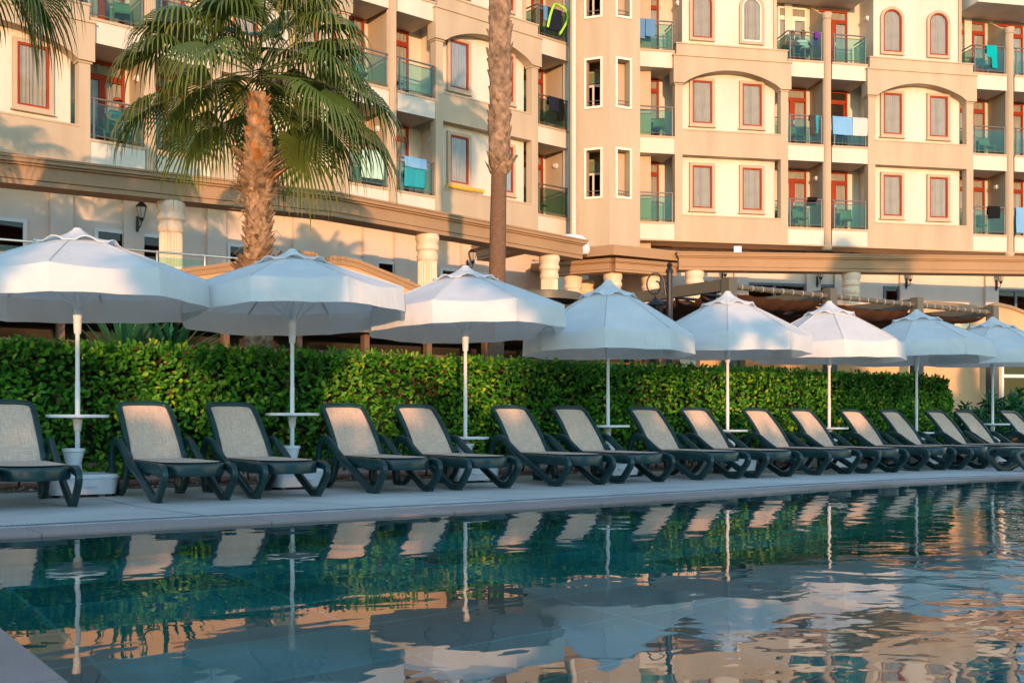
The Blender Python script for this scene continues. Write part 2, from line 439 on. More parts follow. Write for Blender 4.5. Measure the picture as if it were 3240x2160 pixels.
bp = N(nt, 'ShaderNodeBump'); bp.inputs['Strength'].default_value = 1.0; bp.inputs['Distance'].default_value = 1.0
nt.links.new(h, bp.inputs['Height'])
fr = N(nt, 'ShaderNodeFresnel'); fr.inputs['IOR'].default_value = 1.95; nt.links.new(bp.outputs[0], fr.inputs['Normal'])
gl = N(nt, 'ShaderNodeBsdfGlossy'); gl.inputs['Roughness'].default_value = 0.0; nt.links.new(bp.outputs[0], gl.inputs['Normal'])
tr = N(nt, 'ShaderNodeBsdfRefraction'); tr.inputs['Color'].default_value = (.66,.99,.95,1); tr.inputs['IOR'].default_value = 1.33; tr.inputs['Roughness'].default_value = 0.0; nt.links.new(bp.outputs[0], tr.inputs['Normal'])
mx = N(nt, 'ShaderNodeMixShader'); nt.links.new(fr.outputs[0], mx.inputs[0]); nt.links.new(tr.outputs[0], mx.inputs[1]); nt.links.new(gl.outputs[0], mx.inputs[2])
nt.links.new(mx.outputs[0], out.inputs[0])
sheet('water', [[(PX0,PY0),(PX1,PY0)] + E0[::-1]], m, z=WATER_Z)
# gravel bed under the hedge: a rough strip with real pebbles
gb = MB()
def gz(x, y): return .012 + .03*mnoise.noise(Vector((x*9, y*9, 0)))
gb.grid(lambda u, v: (-13 + 37*u, 13.15 + 2.0*v, gz(-13+37*u, 13.15+2.0*v) if 0 < v < 1 else .0), 460, 14)
for k in range(2600):
    x = rng.uniform(-3, 22); y = 13.17 + abs(rng.gauss(0, .35)); r = rng.uniform(.008, .026)
    a = rng.uniform(0, 6.28); z = gz(x, y)
    vs = [(x + r*math.cos(a+q*1.57)*rng.uniform(.7,1.2), y + r*math.sin(a+q*1.57)*rng.uniform(.7,1.2), z) for q in range(4)]
    gb.add(vs + [(x, y, z+r*.9)], [(0,1,4),(1,2,4),(2,3,4),(3,0,4)], 1 if rng.random() < .3 else 0)
PALE_PEBBLE = mat('pale_pebble', (.42,.36,.31), .8, .3, 20)
tag(gb.build('gravel_bed', [GRAVEL, PALE_PEBBLE], M=ROW.M), kind='stuff')
# ------------------------------------------------------------------ parasols
POLE_X = [2.91 + 2.45*n for n in range(8)]
POLE_Y = 12.25
SEAM = cloth('canvas_seam', (.60,.59,.58), .15)
ORD = ['nearest', 'second nearest', 'third nearest', 'fourth nearest', 'fifth nearest', 'sixth nearest', 'second farthest', 'farthest']
def canopy_z(r, sag):      # r in 0..1
    return 2.79 - .55*r**1.06 - sag*math.sin(math.pi*min(1, max(0, r)))*.0
def canopy_mesh(seed, DROP):
    rr = random.Random(seed); mb = MB(); RAD = math.sqrt(1.44**2-DROP**2); NU, NV = 10, 9
    ph = rr.uniform(0, .78)
    ang = [ph + k*math.pi/4 for k in range(8)]
    cor = [(rr.uniform(-.02,.02), rr.uniform(-.02,.02)) for _ in range(8)]
    for k in range(8):
        a0, a1 = ang[k], ang[k]+math.pi/4
        k2 = (k+1) % 8
        sagm = rr.uniform(.02, .05)
        def top(u, v, a0=a0, a1=a1, k=k, k2=k2, sagm=sagm):
            r = .26 + (1-.26)*v
            p0 = Vector((math.cos(a0), math.sin(a0), 0))*RAD*r; p1 = Vector((math.cos(a1), math.sin(a1), 0))*RAD*r
            p = p0.lerp(p1, u)
            z = 2.79 - DROP*r**1.08 + (cor[k][1]*(1-u) + cor[k2][1]*u)*v
            s = math.sin(math.pi*u)
            z -= sagm*s*(.25 + .75*v*v) * min(1, v*2)
            p = p*(1 + .012*s*v)
            z += .010*mnoise.noise(Vector((p.x*2.6, p.y*2.6, seed)))*s + .006*math.sin(v*26+k)*max(0, 1-abs(u-.08)*9)*v + .006*math.sin(v*23+k*2)*max(0, 1-abs(u-.92)*9)*v
            return (p.x, p.y, z)
        mb.grid(top, NU, NV, 0)
        fl = rr.uniform(.0, .05)
        def val(u, v, top=top, fl=fl, k=k):
            x, y, z = top(u, 1.0)
            s = math.sin(math.pi*u)
            out_ = 1 + .012*v + .02*s*math.sin(math.pi*v)*.6 + fl*.3*v*s
            zr = 2.79 - DROP + cor[k][1]*(1-u) + cor[k2][1]*u - .285 + .006*math.sin(9*u+k)*s
            zz = z*(1-v) + zr*v
            wob = .004*math.sin(25*u+3*k)*v
            return (x*(out_+wob), y*(out_+wob), zz)
        mb.grid(val, NU, 5, 0)
    # seams: a narrow double-stitched tape over each rib
    for k in range(8):
        a = ang[k]
        pts = []
        for j in range(10):
            r = .27 + .73*j/9
            pts.append((math.cos(a)*RAD*r, math.sin(a)*RAD*r, 2.79-DROP*r**1.08 + cor[k][1]*(j/9) + .004))
        mb.tube(pts, .007, 6, 1)
    return mb, ang, RAD
def vent_mesh(ang, DROP, RAD):
    mb = MB()
    for k in range(8):
        a0, a1 = ang[k], ang[k]+math.pi/4
        def f(u, v, a0=a0, a1=a1):
            r = (.03 + .31*v)*RAD
            p = Vector((math.cos(a0), math.sin(a0), 0)).lerp(Vector((math.cos(a1), math.sin(a1), 0)), u)*r
            s = max(0, math.cos(math.pi*(u-.5)/.62))**.8 if abs(u-.5) < .31 else 0
            z = 2.84 - (DROP*.28+.05)*v**.72 + .048*s*v**2.6
            p *= 1 + .02*s*v**2
            return (p.x, p.y, z)
        mb.grid(f, 18, 6)
        # hem of the scalloped opening
        mb.tube([Vector(f(u/18, 1.0)) for u in range(19)], .007, 5)
    mb.lathe([(.05,2.825),(.045,2.845),(.02,2.853)], n=12)
    return mb
def make_parasol(n, seed, table_z, DROP, tilt, name='parasol'):
    wp = ROW.p(POLE_X[n], POLE_Y)
    t = thing(name, 'x', 'parasol', wp, ROW.a, 'white parasols along the hedge')
    cm, ang, RAD = canopy_mesh(seed, DROP)
    TM = Matrix.Translation((0,0,2.79)) @ Matrix.Rotation(-R(tilt), 4, 'X') @ Matrix.Translation((0,0,-2.79))
    c = cm.build('canopy', [CANVAS, SEAM], t, smooth=40, M=TM)
    vm = vent_mesh(ang, DROP, RAD).build('vent_cap', CANVAS, c, smooth=50)
    pm = MB(); pm.lathe([(.026,.06),(.026,1.2),(.023,1.21),(.023,2.80)], n=16)
    pm.build('pole', WHITE_METAL, t, smooth=40)
    hb = MB(); hb.lathe([(.030,1.72),(.038,1.74),(.046,1.9),(.050,1.92),(.050,1.98),(.060,1.99),(.060,2.03),(.034,2.05)], n=16)
    hb.build('hub', WHITE_METAL, t, smooth=35)
    for k in range(8):
        a = ang[k]; d = Vector((math.cos(a), math.sin(a), 0))
        mb = MB()
        mb.tube([d*.05 + Vector((0,0,2.745)), d*RAD*.55 + Vector((0,0,2.77-DROP*.53)), d*RAD*.98 + Vector((0,0,2.775-DROP))], .009, 6)
        mb.tube([d*.05 + Vector((0,0,2.01)), d*RAD*.5 + Vector((0,0,2.77-DROP*.48))], .008, 6)
        mb.build('rib', WHITE_METAL, t, smooth=40, M=TM)
    tb = MB(); tb.lathe([(.028,table_z-.17),(.036,table_z-.16),(.05,table_z-.05),(.06,table_z-.03),(.20,table_z-.022),(.30,table_z-.018),(.315,table_z-.022),(.32,table_z-.002),(.315,table_z+.008),(.30,table_z+.006),(.027,table_z+.006)], n=40, cap=False)
    tb.build('tray_table', WHITE_PLASTIC, t, smooth=40)
    bk = MB(); by = -.085; bx = -.06
    bk.lathe([(.045,.33),(.075,.335),(.095,.42),(.105,.47),(.118,.475),(.118,.505),(.100,.508),(.085,.44),(.06,.36)], (bx,by), 24, cap=False)
    bk.box(bx-.02, bx+.08, by+.05, by+.12, .40, .45)
    bk.lathe([(.036,.30),(.036,.5),(.03,.51)], n=16)
    bk.build('ash_bin', WHITE_PLASTIC, t, smooth=40)
    bs = MB(); q = []
    for (cx_, cy_, a0) in ((.25,.25,0),(-.25,.25,90),(-.25,-.25,180),(.25,-.25,270)):
        for j in range(6):
            a = R(a0 + 18*j); q.append((cx_ + .10*math.cos(a), cy_ + .10*math.sin(a)))
    q2 = [(x*.94, y*.94) for x, y in q]; q3 = [(x*1.03, y*1.03) for x, y in q]
    nq = len(q)
    vs = [(x,y,.03) for x,y in q2] + [(x,y,.19) for x,y in q] + [(x,y,.195) for x,y in q3] + [(x,y,.215) for x,y in q3] + [(x*.96,y*.96,.235) for x,y in q3] + [(x*.3,y*.3,.25) for x,y in q3]
    fs = [(j*nq+k, j*nq+(k+1)%nq, (j+1)*nq+(k+1)%nq, (j+1)*nq+k) for j in range(5) for k in range(nq)]
    fs += [tuple(5*nq+k for k in range(nq)), tuple(range(nq-1,-1,-1))]
    bs.add(vs, fs)
    bs.lathe([(.05,.24),(.045,.33),(.032,.34)], n=16)
    for x in (-.2,.2):
        for y in (-.2,.2): bs.lathe([(.03,.0),(.03,.035)], (x,y), 10)
    bs.tube([(-.10,-.352,.12),(-.10,-.375,.12),(.10,-.375,.12),(.10,-.352,.12)], .008, 6)
    bs.build('base', WHITE_PLASTIC, t, smooth=35)
    return t
TZ = [.855, .885, .585, .735, .66, .69, .60, .755]
LIT = ['with a pink sunlit front panel and a bluish left side', 'all in blue shade but for its right corner', 'lit warm along its lower front', 'wholly in blue shade, in front of the round roof',
       'lit only near its top and right side', 'fully lit in warm white', 'in blue shade beside the round wall lamp', 'cut by the right edge of the picture']
for n in range(8):
    t = make_parasol(n, 40+n*3, TZ[n], (.52,.51,.55,.74,.67,.68,.60,.60)[n], (2.2,4.2,1.8,.2,1.0,.2,1.5,-1.0)[n])
    t['label'] = 'white octagonal parasol, %s, %s' % (ORD[n], LIT[n])

# ------------------------------------------------------------------ sun loungers
def smooth_path(pts, n=6):
    P = [Vector(p) for p in pts]; out_ = []
    for i in range(len(P)-1):
        p0, p1, p2, p3 = P[max(i-1,0)], P[i], P[i+1], P[min(i+2,len(P)-1)]
        for k in range(n):
            t_ = k/n
            out_.append(.5*((2*p1) + (p2-p0)*t_ + (2*p0-5*p1+4*p2-p3)*t_*t_ + (3*p1-p0-3*p2+p3)*t_**3))
    return out_ + [P[-1]]
def make_lounger():
    t = thing('sun_lounger', 'x', 'sun lounger', (0,0,0), 0, 'green sun loungers in a row along the pool')
    side = [(.76,.02),(.765,.16),(.76,.36),(.73,.49),(.66,.565),(.56,.585),(.44,.55),(.30,.465),(.12,.365),(-.20,.21),(-.42,.10),(-.54,.045),(-.635,.030),(-.72,.062),(-.82,.160),(-.89,.25),(-.875,.312),(-.80,.338),(-.70,.345)]
    rear = [(.765,.20),(.755,.08),(.71,.03),(.62,.03),(.52,.07),(.42,.17),(.36,.29),(.33,.34)]
    for sx_ in (-1, 1):
        mb = MB()
        pts = smooth_path([(sx_*(.345 + .032*max(0, min(1, (y+.3)/.5))*min(1, z/.3)), y, z) for y, z in side], 5)
        mb.tube(pts, .042, 12, sx=1.02, sy=.70, up=(1,0,0), sq=True)
        mb.build('arm_leg', FRAME_GREEN, t, smooth=50)
        mb = MB()
        mb.tube(smooth_path([(sx_*.325, y, z) for y, z in rear], 5), .036, 12, sx=.85, sy=.72, up=(1,0,0), sq=True)
        mb.box(sx_*.31-.03, sx_*.31+.03, .30, .50, .30, .37)
        mb.build('rear_leg', FRAME_GREEN, t, smooth=50)
        for ya, yb in ((-.72,-.60),(.62,.79)):
            MB().box(sx_*.338-.03, sx_*.338+.03, ya, yb, 0, .018).build('foot_pad', FRAME_GREEN, t)
    # seat ring with a deep rounded front apron
    mb = MB(); pts = []
    hw = .300
    for k in range(8): pts.append((-hw, .46 - 1.06*k/7, .316 + .010*math.sin(math.pi*k/7)))
    for k in range(1, 14):
        a = math.pi*k/14
        pts.append((-hw*math.cos(a), -.60 - .30*math.sin(a)**.85, .316))
    for k in range(8): pts.append((hw, -.60 + 1.06*k/7, .316 + .010*math.sin(math.pi*(7-k)/7)))
    mb.tube(pts, .062, 12, sx=.42, sy=1.0, up=(0,0,1), sq=True)
    mb.box(-hw, hw, .40, .46, .30, .36); mb.box(-hw, hw, -.35, -.31, .29, .33)
    mb.build('seat_frame', FRAME_GREEN, t, smooth=50)
    mb = MB()
    def seat(u, v):
        y = .46 - 1.33*v
        if y > -.60: wd = hw - .004
        else: wd = (hw-.004)*math.sqrt(max(0, 1 - ((-.60-y)/.275)**2))
        return ((2*u-1)*wd, max(y, -.874), .392 - .010*(1-(2*u-1)**2)*math.sin(math.pi*min(1,v*1.0))**.5 + .006*(1-v))
    mb.grid(seat, 8, 26)
    mb.build('seat_sling', TEXTILENE, t, smooth=60)
    # backrest
    def bp_(s, x):      # s along the back 0..1 (0 hinge)
        y = .40 + .475*s + .05*s*s; z = .375 + .605*s + .035*math.sin(math.pi*s)
        return Vector((x, y, z))
    mb = MB(); pts = []
    ob = .295; ot = .268
    for k in range(9):
        s = k/8*.90; pts.append(bp_(s, -(ob+(ot-ob)*s)))
    for k in range(1, 12):
        a = math.pi*k/12
        pts.append(bp_(.90 + .115*math.sin(a)**.62, -ot*math.copysign(abs(math.cos(a))**.62, math.cos(a))))
    for k in range(9):
        s = (8-k)/8*.90; pts.append(bp_(s, ob+(ot-ob)*s))
    nb = bp_(.6,0)-bp_(.5,0); nb.normalize(); nrm = Vector((1,0,0)).cross(nb)
    mb.tube(pts, .028, 12, sx=1.0, sy=1.0, up=tuple(nrm), sq=True)
    for sx_ in (-1,1):
        mb.tube([(sx_*.30,.36,.40),(sx_*.305,.43,.435),(sx_*.30,.50,.46)], [.03,.045,.03], 10)
        mb.tube([bp_(.55, sx_*.24)+Vector((0,.03,-.01)), Vector((sx_*.24,.78,.30)), Vector((sx_*.24,.62,.30))], .014, 6)
    mb.build('back_frame', FRAME_GREEN, t, smooth=50)
    mb = MB()
    def back(u, v):
        s = v*1.0
        wd = (ob+(ot-ob)*min(s,.9)) - .008
        if s > .90: wd *= max(0, 1-((s-.90)/.112)**2.6)**.5 if s < 1.012 else 0
        p = bp_(s, (2*u-1)*wd)
        return p + nrm*(-.012)*0 + Vector((0, .022*(1-(2*u-1)**2)*math.sin(math.pi*min(1,s))**.7, -.01*(1-(2*u-1)**2)*math.sin(math.pi*min(1,s))))
    mb.grid(back, 10, 30)
    mb.build('back_sling', TEXTILENE, t, smooth=60)
    return t
LX_ = [0.93, 2.17, 3.62, 4.62, 6.04, 7.07, 8.49, 9.55, 10.96, 11.98, 13.4, 14.4, 15.8, 16.8, 18.15, 19.15, 20.6, 21.6]
proto = make_lounger()
def between(i):
    k = (i)//2     # pole index to the right of an even lounger
    side = 'just left' if i % 2 else 'just right'
    pole = (i-1)//2 if i % 2 else i//2 - 1
    return side, pole
for i, x in enumerate(LX_):
    o = proto if i == 0 else copy_tree(proto)
    jr = random.Random(i*5+2)
    o.location = ROW.p(x, 11.38 + jr.uniform(-.05,.05)); o.rotation_euler = (0,0,ROW.a + R(jr.uniform(-1.6,1.6)))
    pole = (i-1)//2 if i % 2 else i//2 - 1
    sd = 'left' if i % 2 else 'right'
    if i == 0: lab = 'dark green lounger with beige sling, beyond the left edge of the picture'
    elif pole > 7: lab = 'dark green lounger with beige sling, beyond the right edge of the picture'
    else: lab = 'dark green lounger with beige sling, just %s of the %s parasol pole' % (sd, ORD[pole])
    o['label'] = lab
o = dup(proto, 'dark green lounger set apart at the pool edge, cut by the right edge', (8.50, 17.25, 0), R(-78))

# ------------------------------------------------------------------ leaves
def leaf_cloud(P, Nrm, Tdir, length, width, tone, fold=.25, droop=.2):
    """six-vertex pointed leaves: P bases, Tdir growth direction, Nrm upper side (numpy n,3)"""
    n = len(P)
    T = Tdir/np.linalg.norm(Tdir, axis=1, keepdims=True)
    B = np.cross(T, Nrm); B /= np.maximum(1e-6, np.linalg.norm(B, axis=1, keepdims=True))
    U = np.cross(B, T)
    l = length[:,None]; wd = width[:,None]
    base = P
    tip = P + T*l - U*l*droop
    mid1 = P + T*l*.38; mid2 = P + T*l*.74 - U*l*droop*.4
    up = U*wd*fold
    V = np.stack([base, mid1+B*wd+up, mid2+B*wd*.8+up, tip, mid2-B*wd*.8+up, mid1-B*wd+up], 1).reshape(-1,3)
    i = np.arange(n)[:,None]*6
    F = np.concatenate([i+np.array([[0,1,2,3]]), i+np.array([[0,3,4,5]])], 0)
    return V, F, np.repeat(tone, 6)
def rand_dirs(n, g=nrg):
    d = g.normal(size=(n,3)); return d/np.linalg.norm(d, axis=1, keepdims=True)
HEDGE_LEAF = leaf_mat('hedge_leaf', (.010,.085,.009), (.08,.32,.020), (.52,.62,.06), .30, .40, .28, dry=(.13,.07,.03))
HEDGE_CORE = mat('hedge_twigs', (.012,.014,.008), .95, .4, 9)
HX0, HX1, HY0, HY1, HH = -9.0, 20.95, 13.42, 14.25, 1.66
def hedge():
    t = thing('hedge', 'long clipped green hedge behind the sun loungers and parasol poles', 'hedge', (0,0,0), 0)
    t.matrix_basis = ROW.M
    g = np.random.default_rng(3)
    def bulge(x, z): return np.array([.10*mnoise.noise(Vector((a*1.3, b*1.6, 3))) + .05*mnoise.noise(Vector((a*4, b*4, 9))) for a, b in zip(x, z)])
    def toph(x): return np.array([HH + .035*mnoise.noise(Vector((a*.8, 0, 1))) + .03*mnoise.noise(Vector((a*3.1, 5, 1))) for a in x])
    VV, FF, TT = [], [], []; off_ = 0
    def emit(V, F, T):
        nonlocal off_
        VV.append(V); FF.append(F+off_); TT.append(T); off_ += len(V)
    # front face, denser near the camera
    n = 42000
    x = HX0 + (HX1-HX0)*g.random(n); keep = (x > -5)
    z = .12 + (HH-.10)*g.random(n)**.9
    xe = np.where(x > HX1-.9, (x-(HX1-.9)), 0); round_ = np.clip(xe/.9,0,1)**2*.55
    # the far end of the hedge rounds off
    keep &= ~((x > HX1-.7) & (z > HH - ((x-(HX1-.7))/.7)**2*.55))
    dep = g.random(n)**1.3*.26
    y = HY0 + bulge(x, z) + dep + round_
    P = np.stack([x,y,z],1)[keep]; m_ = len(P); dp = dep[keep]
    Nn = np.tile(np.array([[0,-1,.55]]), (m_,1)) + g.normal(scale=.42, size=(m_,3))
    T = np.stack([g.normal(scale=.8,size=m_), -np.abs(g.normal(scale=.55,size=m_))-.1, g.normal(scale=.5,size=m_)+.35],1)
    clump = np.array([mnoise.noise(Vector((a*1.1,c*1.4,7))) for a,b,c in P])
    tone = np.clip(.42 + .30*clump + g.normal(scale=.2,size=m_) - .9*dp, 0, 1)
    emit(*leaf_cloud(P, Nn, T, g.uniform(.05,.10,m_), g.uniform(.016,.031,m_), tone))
    # top
    n = 9000
    x = -5 + (HX1-.6+5)*g.random(n); y = HY0-.02 + (HY1-HY0)*g.random(n)
    z = toph(x) + g.normal(scale=.03,size=n) - .05*g.random(n)
    P = np.stack([x,y,z],1)
    T = np.stack([g.normal(scale=.6,size=n), g.normal(scale=.6,size=n)-.1, np.abs(g.normal(scale=.7,size=n))+.25],1)
    Nn = np.tile(np.array([[0,-.6,.8]]), (n,1)) + g.normal(scale=.5, size=(n,3))
    emit(*leaf_cloud(P, Nn, T, g.uniform(.06,.11,n), g.uniform(.018,.032,n), np.clip(.38+g.normal(scale=.2,size=n),0,1)))
    # tufts that stick up
    n = 900
    x = -5 + (HX1-.7+5)*g.random(n); P = np.stack([x, HY0+.5*g.random(n), toph(x)+.03+.06*g.random(n)],1)
    T = np.stack([g.normal(scale=.6,size=n), g.normal(scale=.6,size=n), np.ones(n)],1)
    emit(*leaf_cloud(P, rand_dirs(n,g), T, g.uniform(.06,.10,n), g.uniform(.015,.026,n), np.clip(.5+g.normal(scale=.2,size=n),0,1)))
    # right end
    n = 4500
    a = g.random(n)*math.pi*.5; z = .1 + (HH-.15)*g.random(n)
    rz_ = np.where(z > HH-.5, (z-(HH-.5))/.5, 0)**2*.5
    y = HY0 + .45 - .40*np.cos(a)+ .4*g.random(n); x = HX1 - .55 + .55*np.sin(a) - rz_ + bulge(y*2, z) - .12*g.random(n)
    P = np.stack([x,y,z],1)
    T = np.stack([np.abs(g.normal(scale=.7,size=n)), -np.abs(g.normal(scale=.4,size=n)), g.normal(scale=.5,size=n)+.4],1)
    emit(*leaf_cloud(P, np.tile(np.array([[.6,-.6,.5]]),(n,1))+g.normal(scale=.5,size=(n,3)), T, g.uniform(.06,.11,n), g.uniform(.02,.032,n), np.clip(.38+g.normal(scale=.22,size=n),0,1)))
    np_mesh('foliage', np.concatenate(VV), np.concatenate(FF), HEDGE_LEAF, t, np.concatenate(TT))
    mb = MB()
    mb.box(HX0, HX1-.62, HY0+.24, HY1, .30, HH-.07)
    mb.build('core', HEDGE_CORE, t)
    hb_ = mat('hedge_bark', (.09,.06,.035), .9, .3, 10)
    for k in range(70):
        x = -4 + 24*k/70 + rng.uniform(-.1,.1); y = HY0+rng.uniform(.05,.3)
        MB().tube([(x,y,0),(x+rng.uniform(-.06,.06),y+rng.uniform(-.05,.05),.2),(x+rng.uniform(-.2,.2),y+rng.uniform(-.1,.05),.5)], [.016,.012,.005], 5).build('stem', hb_, t)
hedge()
# ------------------------------------------------------------------ palms and plants
PALM_LEAF = leaf_mat('palm_leaf', (.030,.072,.014), (.12,.175,.034), (.38,.36,.10), .22, .42, .4)
BARK = mat('palm_bark', (.09,.05,.028), .9, .35, 8, .9, 30, stretch=(1,1,5))
BOOT = mat('palm_leaf_base', (.31,.19,.105), .85, .6, 9, .6, 25)
BOOT_FRESH = mat('fresh_leaf_base', (.36,.145,.04), .8, .4, 7, .5, 25)
DRY = mat('dry_palm_fibre', (.24,.15,.075), .9, .35, 9)
def fan_frond(V, F, T, origin, az, el, pet, blade, seed, tone0, droopk=1.0):
    """one fan leaf: petiole, pleated blade, free hanging tips (appended to flat lists)"""
    r_ = random.Random(seed)
    d = Vector((math.cos(az)*math.cos(el), math.sin(az)*math.cos(el), math.sin(el)))
    side = Vector((-math.sin(az), math.cos(az), 0))
    # petiole arching down a little
    pts = []
    for j in range(6):
        s = j/5
        pts.append(origin + d*pet*s + Vector((0,0,-.16*pet*s*s*droopk*max(.2,math.cos(el)))))
    td = (pts[-1]-pts[-2]).normalized()
    up = side.cross(td); 
    if up.z < 0: up = -up
    o = len(V)
    for j, p in enumerate(pts):
        wd = .018 - .006*j/5
        V += [p - side*wd, p + side*wd, p + up*wd*1.2]; T += [.35]*3
    for j in range(5):
        a = o+3*j; F += [(a,a+3,a+4,a+1),(a+1,a+4,a+5,a+2),(a+2,a+5,a+3,a)]
    hub = pts[-1]
    tilt = r_.uniform(-.5, .1)
    ax = (td*math.cos(tilt) + up*math.sin(tilt)).normalized(); ux = side.cross(ax); 
    if ux.z < 0: ux = -ux
    nseg = 40
    for k in range(nseg):
        f = (k+.5)/nseg*2-1
        th = f*2.25
        L_ = blade*(1 - .22*abs(f)**2)*r_.uniform(.93,1.05)
        dr = ax*math.cos(th) + side*math.sin(th) + ux*(.22*abs(math.sin(th)))
        dr.normalize()
        w0 = L_*.055
        sd = dr.cross(ux).normalized()
        drp = r_.uniform(.65, 1.25)*droopk
        o = len(V); n = 7
        for j in range(n):
            s = j/(n-1)
            free = max(0, s-.46)/.54
            p = hub + dr*L_*s*(1-.22*free*free) + Vector((0,0,-1))*L_*(.10*s*s + .52*drp*free**1.5)
            wd = w0*(s*.98 if s < .46 else .45*(1-free)**.7+.02)
            pl = ux*wd*.55
            V += [p - sd*wd - pl*.5, p + pl*.5, p + sd*wd - pl*.5]
            T += [tone0 + .12*s + .25*free*(r_.random())]*3
        for j in range(n-1):
            a = o+3*j
            F += [(a,a+3,a+4,a+1),(a+1,a+4,a+5,a+2)]
def crown_mesh(name, parent, centre, fronds, seed, pet=(.85,1.15), blade=(.80,.98), el_rng=(-50,80), M=None, tone=.38, clear_front=False):
    V, F, T = [], [], []; r_ = random.Random(seed)
    for k in range(fronds):
        q = (k+.5)/fronds
        el = R(el_rng[1] + (el_rng[0]-el_rng[1])*q**.66 + r_.uniform(-6,6)); az = k*2.39996 + r_.uniform(-.15,.15)
        if clear_front and math.sin(az) < -.45 and el < R(38) and r_.random() < .5: continue
        o = centre + Vector((math.cos(az)*.14, math.sin(az)*.14, .35*(1-q)))
        fan_frond(V, F, T, o, az, el, r_.uniform(*pet)*(1-.25*max(0,math.sin(el))), r_.uniform(*blade), seed*100+k, tone + r_.uniform(-.2,.2) - .12*q)
    return np_mesh(name, [tuple(v) for v in V], F, PALM_LEAF, parent, np.clip(T,0,1))
def boots(mb, z0, z1, rad, n, size, seed, out_=.5, mfun=None):
    """cut leaf bases in a spiral: flat tapering tongues that lean out from the trunk"""
    r_ = random.Random(seed)
    for k in range(n):
        z = z0 + (z1-z0)*(k+.5)/n + r_.uniform(-.03,.03); a = k*2.39996 + r_.uniform(-.25,.25)
        rr = rad(z) if callable(rad) else rad
        d = Vector((math.cos(a), math.sin(a), 0)); s_ = Vector((-math.sin(a), math.cos(a), 0))
        h = size*r_.uniform(.8,1.25); wd = h*r_.uniform(.36,.5); o_ = out_*r_.uniform(.6,1.5)
        lean = s_*r_.uniform(-.25,.25)*h
        b = d*rr*.9 + Vector((0,0,z))
        m1 = d*(rr + .18*h*o_) + Vector((0,0,z+h*.5)) + lean*.4
        tp = d*(rr + .55*h*o_) + Vector((0,0,z+h*.98)) + lean
        th = d*.022
        vs = [b-s_*wd, b+s_*wd, m1+s_*wd*.72, tp+s_*wd*.30+Vector((0,0,-.02*h)), tp-s_*wd*.28, m1-s_*wd*.72]
        vs2 = [v - th - Vector((0,0,.01)) for v in vs]
        ridge = m1 + d*wd*.25
        allv = [tuple(v) for v in vs+vs2] + [tuple(ridge)]
        fs = [(0,1,12),(1,2,12),(2,3,12),(3,4,12),(4,5,12),(5,0,12)] + [(i,i+6,(i+1)%6+6,(i+1)%6) for i in range(6)] + [(11,10,9,8,7,6)]
        mb.add(allv, fs, mfun(z, r_) if mfun else 0)
def trunk_mesh(mb, path, radii, n=20, m=0):
    mb.tube(path, radii, n, m)
# --- palm with the full crown
def palm_near():
    p = Vector((-3.93, 17.0, 0))
    t = thing('fan_palm', 'fan palm with shaggy trunk and full green crown in front of the hotel', 'palm tree', p)
    zt = 5.55
    mb = MB()
    path = [(.02*math.sin(z*1.3), 0, z) for z in np.linspace(0, zt+.25, 16)]
    trunk_mesh(mb, path, [.165+.015*math.sin(i) for i in range(12)]+[.15,.14,.11,.08], 20, 0)
    tr = mb.build('trunk', BARK, t, smooth=60)
    mb = MB()
    rad = lambda z: .155
    boots(mb, .9, 2.9, rad, 230, .17, 5, .75, lambda z, q: 0)
    boots(mb, 2.7, 3.15, rad, 70, .26, 15, 1.5, lambda z, q: 0)
    boots(mb, 3.1, 4.25, rad, 190, .17, 6, .8, lambda z, q: 0)
    boots(mb, 4.2, 4.75, rad, 90, .25, 16, 1.5, lambda z, q: 0 if q.random() < .8 else 1)
    boots(mb, 4.7, 5.65, lambda z: .15-.05*(z-4.7), 200, .22, 8, .5, lambda z, q: 1 if q.random() < .12+.25*(z-4.7) else (2 if q.random() < .3 else 0))
    r_ = random.Random(3)
    for k in range(160):    # loose dry fibres and broken stalks
        z = r_.choice([r_.uniform(1,5.3), r_.uniform(4.2,4.6), r_.uniform(2.6,3.0)]); a = r_.uniform(0,6.28); d = Vector((math.cos(a),math.sin(a),0))
        b = d*.17 + Vector((0,0,z)); ln = r_.uniform(.12,.3)
        mb.tube([b, b+d*ln*.55+Vector((0,0,.1*ln)), b+d*ln+Vector((r_.uniform(-.08,.08),r_.uniform(-.08,.08),-.35*ln+r_.uniform(-.08,.12)))], [.010,.006,.002], 4, 2)
    mb.build('leaf_bases', [BOOT, BOOT_FRESH, DRY], tr)
    crown_mesh('crown', t, Vector((0,0,6.05)), 46, 21, (1.0,1.55), (.86,1.12), (-22,84), clear_front=True)
    return t
PALM1 = palm_near()
